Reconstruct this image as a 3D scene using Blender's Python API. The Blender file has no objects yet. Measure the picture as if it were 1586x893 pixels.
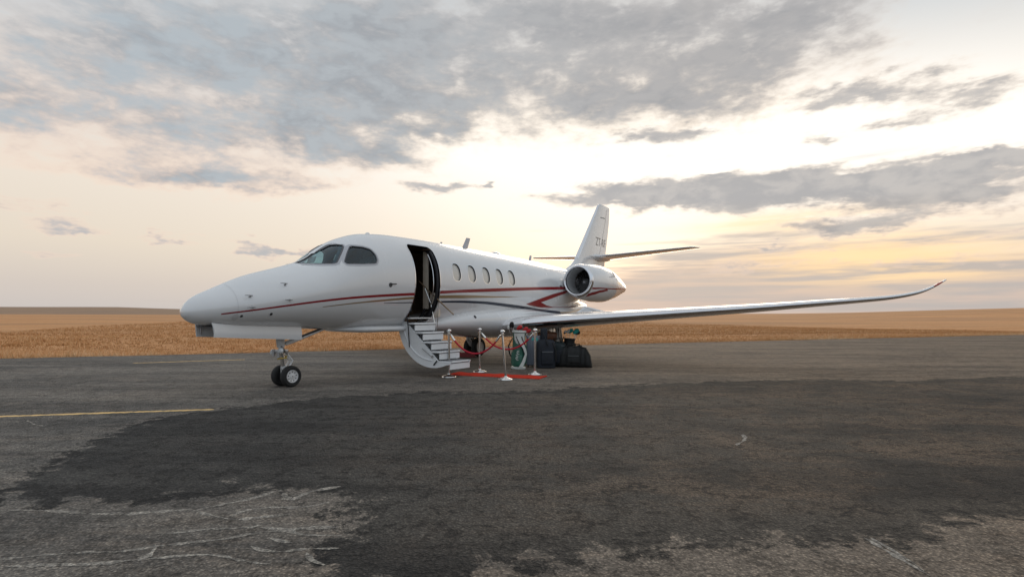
import bpy, bmesh, math, random
import numpy as np
from mathutils import Vector, Matrix

S = bpy.context.scene
C = S.collection
R = math.radians
random.seed(7)
rng = np.random.default_rng(11)

# ------------------------------------------------------------------ camera
cam_d = bpy.data.cameras.new('camera')
cam = bpy.data.objects.new('camera', cam_d); C.objects.link(cam)
cam.location = (0, 0, 1.4434)
cam.rotation_euler = (R(90), 0, 0)
cam_d.sensor_width = 36.0
cam_d.lens = 36.0 * 840.0 / 1586.0
cam_d.shift_y = 41.5 / 1586.0
cam_d.clip_start = 0.05
cam_d.clip_end = 12000
S.camera = cam

# ------------------------------------------------------------------ view
S.view_settings.view_transform = 'Standard'
S.view_settings.look = 'None'
S.view_settings.exposure = 0.0
S.view_settings.gamma = 1.0
S.view_settings.use_curve_mapping = False
S.render.resolution_x = 1024
S.render.resolution_y = 576
S.cycles.max_bounces = 5; S.cycles.diffuse_bounces = 2; S.cycles.glossy_bounces = 3; S.cycles.transmission_bounces = 2

SUN_AZ, SUN_EL = R(14), R(15)        # azimuth from +Y towards +X

# ------------------------------------------------------------------ world / sky
W = bpy.data.worlds.new('World'); S.world = W
W.use_nodes = True
NT = W.node_tree
W.cycles.sampling_method = 'MANUAL'; W.cycles.sample_map_resolution = 512
NT.nodes.clear()

class G:
    """tiny helper to write shader maths"""
    def __init__(s, nt): s.nt = nt
    def new(s, t, **k):
        n = s.nt.nodes.new(t)
        for a, b in k.items(): setattr(n, a, b)
        return n
    def put(s, sock, v):
        if isinstance(v, bpy.types.NodeSocket): s.nt.links.new(v, sock)
        else: sock.default_value = v
    def m(s, op, a, b=None, c=None, clamp=False):
        n = s.new('ShaderNodeMath', operation=op, use_clamp=clamp)
        s.put(n.inputs[0], a)
        if b is not None: s.put(n.inputs[1], b)
        if c is not None: s.put(n.inputs[2], c)
        return n.outputs[0]
    def sstep(s, a, lo, hi):
        n = s.new('ShaderNodeMapRange', interpolation_type='SMOOTHSTEP', clamp=True)
        s.put(n.inputs['Value'], a); s.put(n.inputs['From Min'], lo); s.put(n.inputs['From Max'], hi)
        return n.outputs['Result']
    def noise(s, vec, scale, detail=6, rough=.55, dist=0, lac=2.0):
        n = s.new('ShaderNodeTexNoise')
        s.put(n.inputs['Vector'], vec)
        n.inputs['Scale'].default_value = scale; n.inputs['Detail'].default_value = detail
        n.inputs['Roughness'].default_value = rough; n.inputs['Distortion'].default_value = dist
        n.inputs['Lacunarity'].default_value = lac
        return n.outputs['Fac']
    def comb(s, x, y, z):
        n = s.new('ShaderNodeCombineXYZ')
        for i, v in enumerate((x, y, z)): s.put(n.inputs[i], v)
        return n.outputs[0]
    def mapping(s, vec, scale=(1, 1, 1), rot=(0, 0, 0), loc=(0, 0, 0)):
        n = s.new('ShaderNodeMapping')
        s.put(n.inputs['Vector'], vec)
        n.inputs['Scale'].default_value = scale; n.inputs['Rotation'].default_value = rot
        n.inputs['Location'].default_value = loc
        return n.outputs[0]
    def ramp(s, fac, stops, interp='LINEAR'):
        n = s.new('ShaderNodeValToRGB'); cr = n.color_ramp; cr.interpolation = interp
        while len(cr.elements) < len(stops): cr.elements.new(.5)
        for e, (p, c) in zip(cr.elements, stops):
            e.position = p; e.color = (*c, 1) if len(c) == 3 else c
        s.put(n.inputs[0], fac)
        return n.outputs[0]
    def mix(s, fac, a, b, mode='MIX'):
        n = s.new('ShaderNodeMix', data_type='RGBA', blend_type=mode, clamp_factor=True)
        s.put(n.inputs[0], fac)
        for sock, v in ((n.inputs[6], a), (n.inputs[7], b)):
            if isinstance(v, tuple): v = (*v, 1) if len(v) == 3 else v
            s.put(sock, v)
        return n.outputs[2]

g = G(NT)
tc = g.new('ShaderNodeTexCoord')
sep = g.new('ShaderNodeSeparateXYZ'); NT.links.new(tc.outputs['Generated'], sep.inputs[0])
dx, dy, dz = sep.outputs
az = g.m('MULTIPLY', g.m('ARCTAN2', dx, dy), 57.2958)
el = g.m('MULTIPLY', g.m('ARCSINE', dz), 57.2958)
elp = g.m('MAXIMUM', el, 0.0)
# cloud texture is looked up by direction, flattened so that clouds lie level
dirv = tc.outputs['Generated']
n_p1 = g.noise(g.mapping(dirv, (2.9, 2.9, 6.6), loc=(1.3, 4.1, .7)), 2.3, 3, .5, .35)
n_p2 = g.noise(g.mapping(dirv, (2.9, 2.9, 6.6), loc=(7.7, 2.9, 3.1)), 6.5, 4, .56, .3)
n_p3 = g.noise(g.mapping(dirv, (2.9, 2.9, 7.5), loc=(2.2, 8.8, 5.1)), 19.0, 3, .6, .2)
n_str = g.noise(g.mapping(dirv, (2.6, 2.6, 17.0), loc=(4.2, 1.8, 9.3)), 2.6, 5, .58, .4)
n_w1 = g.noise(g.mapping(dirv, (2.6, 2.6, 7.0), loc=(4, 9, 2)), 3.2, 4, .58)
n_w2 = g.noise(g.mapping(dirv, (2.6, 2.6, 7.0), loc=(14, 2, 6)), 4.2, 4, .58)
# ragged coordinates so that cloud outlines break up
azw = g.m('ADD', az, g.m('MULTIPLY', g.m('SUBTRACT', n_w1, .5), 14.0))
elw = g.m('ADD', el, g.m('MULTIPLY', g.m('SUBTRACT', n_w2, .5), 4.6))

def blob(a0, e0, sa, se, tilt=0.0, raw=False, amp=1.0):
    A, E = (az, el) if raw else (azw, elw)
    da = g.m('SUBTRACT', A, a0); de = g.m('SUBTRACT', E, e0)
    if tilt: de = g.m('SUBTRACT', de, g.m('MULTIPLY', da, tilt))
    qa = g.m('DIVIDE', da, sa); qe = g.m('DIVIDE', de, se)
    q = g.m('MULTIPLY_ADD', qa, qa, g.m('MULTIPLY', qe, qe))
    return g.m('MULTIPLY', g.m('EXPONENT', g.m('MULTIPLY', q, -1.0)), amp)
def total(l):
    o = l[0]
    for k in l[1:]: o = g.m('ADD', o, k)
    return o

# clear air behind the clouds: warm towards the sun, cooler away from it
clear = g.ramp(g.m('DIVIDE', elp, 90.0), [
    (0.0, (.575, .535, .515)), (.03, (.63, .565, .52)), (.07, (.75, .655, .555)), (.13, (.81, .715, .615)),
    (.20, (.72, .68, .64)), (.28, (.52, .56, .595)), (.36, (.45, .515, .56)), (.6, (.50, .58, .65)), (1, (.50, .59, .68))])
cool = g.ramp(g.m('DIVIDE', elp, 90.0), [(0.0, (.46, .465, .49)), (.06, (.50, .53, .57)), (.15, (.52, .57, .63)), (.33, (.52, .59, .66)), (1, (.50, .59, .68))])
toward = g.m('COSINE', g.m('MULTIPLY', g.m('SUBTRACT', az, 14.0), .0174533))
clear = g.mix(g.sstep(toward, -.35, .5), cool, clear)
nish = g.new('ShaderNodeTexSky', sky_type='NISHITA', sun_disc=False)
nish.sun_elevation = SUN_EL; nish.sun_rotation = SUN_AZ; nish.air_density = 1.4; nish.dust_density = 3.0
nsc = g.mix(1.0, nish.outputs[0], (.012, .012, .012), 'MULTIPLY')
clear = g.mix(1.0, clear, nsc, 'ADD')
glow = total([
    blob(13.8, 15.4, 27.0, 8.00, 0.000, raw=True, amp=1.00), blob(35.9, 14.5, 17.0, 5.70, 0.000, raw=True, amp=0.85), blob(-2.2, 18.0, 13.6, 3.70, 0.000, raw=True, amp=0.55)])
glow = g.m('MINIMUM', glow, 1.0)
clear = g.mix(glow, clear, (1.14, 1.09, 1.01))
low = total([
    blob(33.1, 5.3, 9.6, 1.59, 0.000, raw=True, amp=0.90), blob(28.5, 8.5, 8.9, 1.29, 0.000, raw=True, amp=0.60), blob(35.9, 3.5, 9.0, 0.99, 0.000, raw=True, amp=0.60)])
low = g.m('MINIMUM', low, 1.0)
clear = g.mix(g.m('MULTIPLY', low, g.sstep(n_str, .35, .6)), clear, (1.10, .80, .47))

# broken cloud deck
deckmask = total([
    blob(-20.4, 13.3, 7.8, 1.0, amp=0.55), blob(-33.8, 11.9, 8.0, 1.1, amp=0.48), blob(-6, 19.0, 7, 1.8, amp=0.4), blob(22, 21.0, 8, 2.4, amp=0.5),
    blob(-12.9, 23.7, 21.4, 5.30, 0.000, amp=0.95), blob(5.9, 27.9, 22.3, 4.24, 0.000, amp=0.85), blob(-28.9, 24.0, 15.7, 5.98, 0.000, amp=0.62),
    blob(-37.0, 15.1, 11.3, 3.05, 0.000, amp=0.50), blob(-23.9, 16.5, 10.3, 2.18, 0.000, amp=0.55), blob(-15.5, 20.3, 11.4, 2.60, 0.000, amp=0.50),
    blob(13.8, 22.0, 13.5, 3.9, 0.000, amp=0.78), blob(28.0, 25.2, 11.7, 2.96, 0.000, amp=0.60), blob(-42.6, 18.3, 7.4, 5.43, 0.000, amp=0.40),
    blob(-13.6, 15.4, 5.8, 1.23, 0.000, amp=0.70), blob(-27.8, 12.1, 5.9, 1.15, 0.000, amp=0.50)])
deckmask = g.m('ADD', deckmask, g.m('MULTIPLY', g.sstep(el, 26, 42), .55))
n_deck = g.m('ADD', g.m('MULTIPLY', n_p1, .44), g.m('ADD', g.m('MULTIPLY', n_p2, .43), g.m('MULTIPLY', n_p3, .13)))
dens1 = g.m('ADD', g.m('MINIMUM', deckmask, 1.05), g.m('MULTIPLY', g.m('SUBTRACT', n_deck, .5), 3.0))
D1 = g.m('MULTIPLY', g.sstep(dens1, .10, .95), g.sstep(deckmask, .06, .3))
# long bars and small scraps of cloud
bars = total([
    blob(14.5, 12.1, 10.9, 1.52, 0.000, amp=1.15), blob(28.5, 11.8, 13.7, 1.72, 0.000, amp=1.15), blob(39.3, 9.8, 9.8, 1.95, 0.000, amp=1.10),
    blob(14.5, 17.6, 7.7, 1.20, 0.000, amp=1.00), blob(32.6, 18.8, 5.8, 1.34, 0.000, amp=1.10), blob(40.1, 17.1, 4.8, 1.05, 0.000, amp=0.95),
    blob(39.3, 19.9, 2.9, 1.03, 0.000, amp=0.60), blob(-7.0, 13.3, 4.4, 0.71, 0.000, amp=0.90), blob(-2.5, 13.6, 1.2, 0.52, 0.000, amp=1.10),
    blob(20.0, 13.6, 1.9, 0.30, 0.000, amp=0.90), blob(28.8, 15.3, 2.6, 0.50, 0.000, amp=0.80), blob(35.9, 15.8, 3.6, 0.51, 0.000, amp=0.70),
    blob(41.8, 12.0, 2.3, 0.39, 0.000, amp=0.80), blob(-23.9, 6.4, 4.8, 0.62, 0.000, amp=0.85), blob(-32.6, 6.5, 2.2, 0.34, 0.000, amp=0.70),
    blob(-38.7, 7.6, 3.7, 0.52, 0.000, amp=0.70), blob(-42.2, 8.9, 4.1, 0.79, 0.000, amp=0.70), blob(-30.4, 9.5, 3.0, 0.46, 0.000, amp=0.40),
    blob(31.6, 8.0, 5.4, 0.80, 0.000, amp=0.80), blob(26.9, 6.3, 6.5, 0.48, 0.000, amp=0.80), blob(38.0, 6.0, 5.9, 0.53, 0.000, amp=0.55),
    blob(25.9, 4.7, 9.9, 0.61, 0.000, amp=0.60), blob(40.1, 4.3, 6.4, 0.62, 0.000, amp=0.60), blob(-24.8, 7.9, 1.4, 0.30, 0.000, amp=0.60),
    blob(-38.7, 4.7, 2.1, 0.42, 0.000, amp=0.50)])
dens2 = g.m('ADD', bars, g.m('MULTIPLY', g.m('SUBTRACT', g.m('ADD', g.m('MULTIPLY', n_str, .5), g.m('ADD', g.m('MULTIPLY', n_p2, .25), g.m('MULTIPLY', n_p3, .25))), .5), 2.4))
D2 = g.m('MULTIPLY', g.sstep(dens2, .28, .95), g.sstep(bars, .06, .3))
# streaky haze bank low over the horizon on the sun side
bank = total([blob(28, 1.8, 28, 3.2, raw=True, amp=2.0), blob(30, 6.2, 20, 2.2, raw=True, amp=.6)])
n_bank = g.noise(g.mapping(dirv, (2.4, 2.4, 40.0), loc=(1, 6, 3)), 1.3, 5, .6, .3)
D3 = g.m('MULTIPLY', g.sstep(g.m('ADD', bank, g.m('MULTIPLY', g.m('SUBTRACT', n_bank, .5), 2.4)), .3, 1.1), .85)

side = g.sstep(az, -38, 22)
grey = g.mix(side, g.mix(g.sstep(n_p2, .35, .65), (.345, .375, .41), (.455, .505, .545)), g.mix(g.sstep(n_p2, .35, .65), (.345, .35, .365), (.44, .43, .43)))
lit_edge = g.mix(g.m('MULTIPLY', glow, .9), g.mix(g.sstep(el, 11, 26), (.95, .72, .58), (.68, .655, .64)), (1.14, .98, .80))
col1 = g.mix(g.sstep(dens1, .30, 1.25), lit_edge, grey)
col2 = g.mix(g.sstep(dens2, .35, 1.10), lit_edge, g.mix(side, (.46, .475, .50), g.mix(g.sstep(n_p2, .36, .62), (.36, .355, .365), (.49, .465, .45))))
bankc = g.mix(g.sstep(n_bank, .4, .65), (.66, .52, .44), (.50, .455, .43))
sky = g.mix(D3, clear, bankc)
sky = g.mix(g.m('MULTIPLY', g.m('MULTIPLY', low, 1.0), g.sstep(n_bank, .62, .42)), sky, (1.16, .83, .46))
sky = g.mix(g.m('MULTIPLY', D1, .96), sky, col1)
sky = g.mix(g.m('MULTIPLY', D2, .86), sky, col2)
sky = g.mix(g.sstep(el, -1.5, -.2), (.30, .24, .19), sky)
bg = g.new('ShaderNodeBackground'); NT.links.new(sky, bg.inputs[0]); bg.inputs[1].default_value = 1.0
wo = g.new('ShaderNodeOutputWorld'); NT.links.new(bg.outputs[0], wo.inputs[0])

# ------------------------------------------------------------------ sun (veiled by cloud)
sd = bpy.data.lights.new('sun', 'SUN'); sun = bpy.data.objects.new('sun', sd); C.objects.link(sun)
sd.energy = .9; sd.angle = R(34); sd.color = (1.0, .84, .66)
sv = Vector((math.sin(SUN_AZ) * math.cos(SUN_EL), math.cos(SUN_AZ) * math.cos(SUN_EL), math.sin(SUN_EL)))
sun.rotation_euler = sv.to_track_quat('Z', 'Y').to_euler()

# ------------------------------------------------------------------ materials
M = {}
def mat(name, col, rough=.5, metal=0.0, coat=0.0, spec=.5, var=0.0, vscale=8.0, bump=0.0, bscale=60.0, emit=None):
    m = bpy.data.materials.new(name); m.use_nodes = True
    nt = m.node_tree; p = nt.nodes['Principled BSDF']; h = G(nt)
    p.inputs['Roughness'].default_value = rough; p.inputs['Metallic'].default_value = metal
    p.inputs['Coat Weight'].default_value = coat; p.inputs['Coat Roughness'].default_value = .04
    p.inputs['Specular IOR Level'].default_value = spec
    t = h.new('ShaderNodeTexCoord').outputs['Object']
    if var:
        n = h.noise(t, vscale, 6, .6)
        c = h.mix(h.sstep(n, .3, .7), tuple(x * (1 - var) for x in col), tuple(min(1, x * (1 + var)) for x in col))
        nt.links.new(c, p.inputs['Base Color'])
        h.put(p.inputs['Roughness'], h.m('ADD', rough - .06, h.m('MULTIPLY', n, .12)))
    else:
        p.inputs['Base Color'].default_value = (*col, 1)
    if bump:
        b = h.new('ShaderNodeBump'); b.inputs['Strength'].default_value = bump; b.inputs['Distance'].default_value = .01
        nt.links.new(h.noise(t, bscale, 5, .6), b.inputs['Height']); nt.links.new(b.outputs[0], p.inputs['Normal'])
    M[name] = m
    return m

mat('paint', (.78, .79, .80), .26, coat=1.0, var=.015, vscale=1.3)
mat('paint_grey', (.50, .51, .54), .35, coat=.3, var=.03)
mat('red_stripe', (.27, .008, .013), .3, coat=.25)
mat('gold_stripe', (.36, .25, .13), .32, metal=.35, coat=.5)
mat('blue_stripe', (.010, .018, .040), .35, coat=.15)
mat('seam', (.60, .60, .61), .4)
mat('fin_letters', (.30, .28, .26), .4)
mat('dark_seam', (.05, .05, .055), .6)
mat('polished', (.78, .79, .82), .16, metal=1.0, var=.03, vscale=3)
mat('chrome', (.80, .79, .77), .14, metal=1.0, var=.03, vscale=20)
mat('dull_metal', (.45, .45, .46), .38, metal=.9, var=.08, vscale=14)
mat('gear_white', (.68, .68, .68), .35, coat=.3, var=.08, vscale=18)
mat('stair_white', (.88, .90, .92), .35, coat=.4, var=.03)
mat('cockpit_lining', (.10, .10, .105), .7, var=.2)
mat('seat_grey', (.20, .20, .21), .7, var=.15)
mat('rubber', (.018, .018, .018), .75, var=.25, vscale=25, bump=.2)
mat('window_glass', (.66, .63, .57), .08, coat=1.0, spec=.6)
mat('window_rim', (.10, .10, .11), .4)
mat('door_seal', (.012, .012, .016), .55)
mat('interior_dark', (.20, .135, .09), .6, var=.2, vscale=6)
mat('interior_cream', (.74, .66, .55), .5, var=.05)
mat('bronze', (.36, .26, .17), .3, metal=.8)
mat('step_grip', (.16, .16, .17), .8, bump=.3)
mat('duct', (.55, .56, .57), .4, metal=.3)
mat('fan', (.45, .45, .46), .35, metal=.7)
mat('lens_red', (.5, .02, .02), .1, coat=1)
mat('lens_clear', (.75, .78, .8), .05, coat=1, spec=.8)
mat('brass_yellow', (.55, .38, .06), .5)
mat('carpet', (.62, .045, .022), .95, spec=.1, var=.18, vscale=40, bump=.6, bscale=240)
mat('rope', (.50, .012, .035), .75, var=.25, vscale=60, bump=.4, bscale=220)
mat('chock', (.22, .015, .02), .6, var=.2)
mat('bag_green', (.022, .125, .088), .42, coat=.25, var=.15, vscale=9, bump=.25, bscale=50)
mat('bag_white', (.66, .69, .66), .45, coat=.2, var=.05, bump=.15)
mat('bag_black', (.007, .0075, .008), .6, var=.3, vscale=10, bump=.35, bscale=40)
mat('bag_navy', (.008, .012, .021), .65, var=.3, vscale=9, bump=.4, bscale=50)
mat('bag_teal', (.006, .015, .018), .65, var=.3, vscale=9, bump=.4)
mat('bag_charcoal', (.014, .0155, .016), .7, var=.25, vscale=7, bump=.5, bscale=26)
mat('suitcase', (.16, .19, .24), .36, coat=.2, var=.06)
mat('leather', (.16, .062, .03), .5, var=.2, vscale=10, bump=.3)
mat('head_red', (.50, .015, .02), .6, var=.15, bump=.3)
mat('head_teal', (.04, .52, .47), .5, var=.15)
mat('club_steel', (.6, .6, .6), .25, metal=1)
mat('straw', (.40, .25, .095), .9, spec=.1)
mat('zip', (.22, .24, .25), .4, metal=.6)

def tinted_glass(name):
    m = bpy.data.materials.new(name); m.use_nodes = True; nt = m.node_tree; nt.nodes.clear(); h = G(nt)
    o = h.new('ShaderNodeOutputMaterial'); tr = h.new('ShaderNodeBsdfTransparent'); gl = h.new('ShaderNodeBsdfGlossy')
    tr.inputs[0].default_value = (.42, .60, .66, 1); gl.inputs['Roughness'].default_value = .03; gl.inputs['Color'].default_value = (.85, .95, 1, 1)
    fr = h.new('ShaderNodeLayerWeight')
    mx = h.new('ShaderNodeMixShader'); nt.links.new(h.m('MULTIPLY_ADD', h.m('POWER', fr.outputs['Facing'], 4.0), .8, .07, clamp=True), mx.inputs[0]); nt.links.new(tr.outputs[0], mx.inputs[1]); nt.links.new(gl.outputs[0], mx.inputs[2])
    nt.links.new(mx.outputs[0], o.inputs[0]); M[name] = m
tinted_glass('cockpit_glass')

# ------------------------------------------------------------------ mesh helpers
class MB:
    def __init__(s): s.v = []; s.f = []
    def add(s, vs, fs):
        o = len(s.v); s.v += [tuple(map(float, p)) for p in vs]; s.f += [tuple(o + i for i in f) for f in fs]; return s
    def box(s, c, d, r=0.0, seg=2, rot=None):
        bm = bmesh.new(); bmesh.ops.create_cube(bm, size=1)
        for v in bm.verts: v.co = Vector((v.co.x * d[0], v.co.y * d[1], v.co.z * d[2]))
        if r: bmesh.ops.bevel(bm, geom=bm.edges[:], offset=r, segments=seg, profile=.5, affect='EDGES')
        bm.verts.index_update()
        T = Matrix.Translation(Vector(c)) @ (rot.to_4x4() if rot else Matrix())
        s.add([T @ v.co for v in bm.verts], [[v.index for v in f.verts] for f in bm.faces]); bm.free(); return s
    def loft(s, rings, cap=True, closed=True):
        n = len(rings[0]); vs = [p for r in rings for p in r]; fs = []
        for i in range(len(rings) - 1):
            for k in range(n if closed else n - 1):
                a, b = i * n + k, i * n + (k + 1) % n
                fs.append((a, b, b + n, a + n))
        if cap:
            fs.append(tuple(range(n))[::-1]); fs.append(tuple(range((len(rings) - 1) * n, len(rings) * n)))
        return s.add(vs, fs)
    def tube(s, path, rad, n=10, cap=True):
        P = [Vector(p) for p in path]
        if not hasattr(rad, '__len__'): rad = [rad] * len(P)
        rings = []; prev = None
        for i, p in enumerate(P):
            t = (P[min(i + 1, len(P) - 1)] - P[max(i - 1, 0)]).normalized()
            if prev is None:
                u = t.orthogonal().normalized()
            else:
                u = (prev - t * prev.dot(t))
                u = u.normalized() if u.length > 1e-6 else t.orthogonal().normalized()
            prev = u; w = t.cross(u)
            rings.append([p + (u * math.cos(2 * math.pi * k / n) + w * math.sin(2 * math.pi * k / n)) * rad[i] for k in range(n)])
        return s.loft(rings, cap)
    def lathe(s, prof, o=(0, 0, 0), axis='z', n=24, cap=True):
        """prof: list of (t, r) along axis"""
        rings = []
        for t, r in prof:
            ring = []
            for k in range(n):
                a = 2 * math.pi * k / n; c, d = r * math.cos(a), r * math.sin(a)
                q = {'z': (c, d, t), 'x': (t, c, d), 'y': (d, t, c)}[axis]
                ring.append((o[0] + q[0], o[1] + q[1], o[2] + q[2]))
            rings.append(ring)
        return s.loft(rings, cap)
    def build(s, name, m, parent=None, jet=False, smooth=True, angle=38, fix=True):
        vs = [(x, -y, z) for x, y, z in s.v] if jet else s.v
        me = bpy.data.meshes.new(name); me.from_pydata(vs, [], s.f); me.update()
        if fix:
            bm = bmesh.new(); bm.from_mesh(me)
            bmesh.ops.recalc_face_normals(bm, faces=bm.faces[:]); bm.to_mesh(me); bm.free()
        if smooth:
            me.polygons.foreach_set('use_smooth', [True] * len(me.polygons)); me.set_sharp_from_angle(angle=R(angle))
        me.materials.append(M[m] if isinstance(m, str) else m)
        o = bpy.data.objects.new(name, me); C.objects.link(o)
        if parent: o.parent = parent
        return o

def tag(o, label=None, cat=None, group=None, kind=None):
    if label: o['label'] = label
    if cat: o['category'] = cat
    if group: o['group'] = group
    if kind: o['kind'] = kind
    return o
def empty(name, loc=(0, 0, 0), rz=0.0):
    o = bpy.data.objects.new(name, None); C.objects.link(o); o.location = loc; o.rotation_euler = (0, 0, rz); o.empty_display_size = .2
    return o

# ------------------------------------------------------------------ terrain
EDGE_P, EDGE_D = np.array((-17.08, 18.1)), np.array((.9272, .3746))     # edge of the asphalt
EDGE_N = np.array((-EDGE_D[1], EDGE_D[0]))                             # towards the field
def sn(x, y, f, s=0.0):
    return np.sin(x * f + 1.7 * s) * np.cos(y * f * 1.13 + 2.3 * s) + .5 * np.sin(x * f * 2.3 + y * f * 1.9 + s)
def ground_h(X, Y):
    r = np.hypot(X, Y); a = np.degrees(np.arctan2(X, Y))
    t = np.clip((r - 120) / 900, 0, 1); t = t * t * (3 - 2 * t)
    crest = np.interp(a, [-180, -60, -44, -30, -10, 10, 27, 32, 40, 46, 70, 180], [3, 3, 3.0, 2.5, 3, 4.2, 4.2, 5.5, 9.5, 12, 12, 3])
    roll = .16 * sn(X, Y, .045) * np.clip((r - 25) / 60, 0, 1)
    return t * crest + roll * (1 - t) - .05
def field_material(name, near, far, dull):
    m = bpy.data.materials.new(name); m.use_nodes = True; nt = m.node_tree; h = G(nt); p = nt.nodes['Principled BSDF']
    t = h.new('ShaderNodeTexCoord').outputs['Object']
    fine = h.noise(t, 3.0, 8, .7)
    mid = h.noise(h.mapping(t, (.35, 1.6, 1)), .16, 7, .66)
    big = h.noise(h.mapping(t, (.4, 1.6, 1)), .018, 6, .6)
    c = h.mix(h.sstep(fine, .3, .7), tuple(x * .72 for x in near), tuple(min(1, x * 1.25) for x in near))
    c = h.mix(h.m('MULTIPLY', h.sstep(mid, .40, .60), .8), c, far)
    c = h.mix(h.m('MULTIPLY', h.sstep(big, .42, .60), .75), c, dull)
    nt.links.new(c, p.inputs['Base Color']); p.inputs['Roughness'].default_value = .95; p.inputs['Specular IOR Level'].default_value = .1
    b = h.new('ShaderNodeBump'); b.inputs['Strength'].default_value = .7; b.inputs['Distance'].default_value = .12
    nt.links.new(h.noise(t, 6.0, 6, .7), b.inputs['Height']); nt.links.new(b.outputs[0], p.inputs['Normal'])
    M[name] = m
field_material('field', (.68, .37, .18), (.58, .29, .13), (.46, .26, .14))
field_material('hill', (.40, .265, .175), (.35, .24, .165), (.31, .225, .165))  # cloud shade over the far hills is put into these duller colours

def polar_sheet(name, radii, angs, hf, m, kind='structure'):
    Rr, Aa = np.meshgrid(radii, angs, indexing='ij')
    X, Y = Rr * np.sin(Aa), Rr * np.cos(Aa); Z = hf(X, Y)
    n = len(angs); v = np.stack([X, Y, Z], -1).reshape(-1, 3).tolist(); f = []
    full = abs(angs[-1] - angs[0]) > 6.2
    for i in range(len(radii) - 1):
        for k in range(n - 1):
            a = i * n + k; f.append((a, a + 1, a + n + 1, a + n))
        if full: a = i * n + n - 1; f.append((a, i * n, i * n + n, a + n))
    if radii[0] < 1: v.append((0, 0, -.05)); c = len(v) - 1; f += [(c, (k + 1) % n, k) for k in range(n)]
    o = MB().add(v, f).build(name, m, fix=False); o.data.flip_normals()
    tag(o, kind=kind); return o
angs = np.linspace(-math.pi, math.pi, 361)[:-1]
polar_sheet('ground', np.concatenate([np.linspace(.5, 80, 50), np.geomspace(82, 1100, 60), np.geomspace(1150, 7000, 16)]), angs, ground_h, 'field')
def hill_h(X, Y):
    r = np.hypot(X, Y); a = np.degrees(np.arctan2(X, Y))
    t = np.clip((r - 700) / 900, 0, 1); t = np.sin(t * math.pi * .5) ** 1.5
    crest = np.interp(a, [-85, -70, -48, -44, -36, -31, -26, -18, -8, 2], [8, 22, 20.5, 20.0, 21.5, 18, 15, 11, 6, 1.0])
    return t * (crest + .5 * sn(X, Y, .008)) * np.clip((2600 - r) / 900, 0, 1) - 1.5
polar_sheet('hills', np.linspace(700, 2600, 24), np.radians(np.linspace(-85, 2, 120)), hill_h, 'hill')

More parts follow.
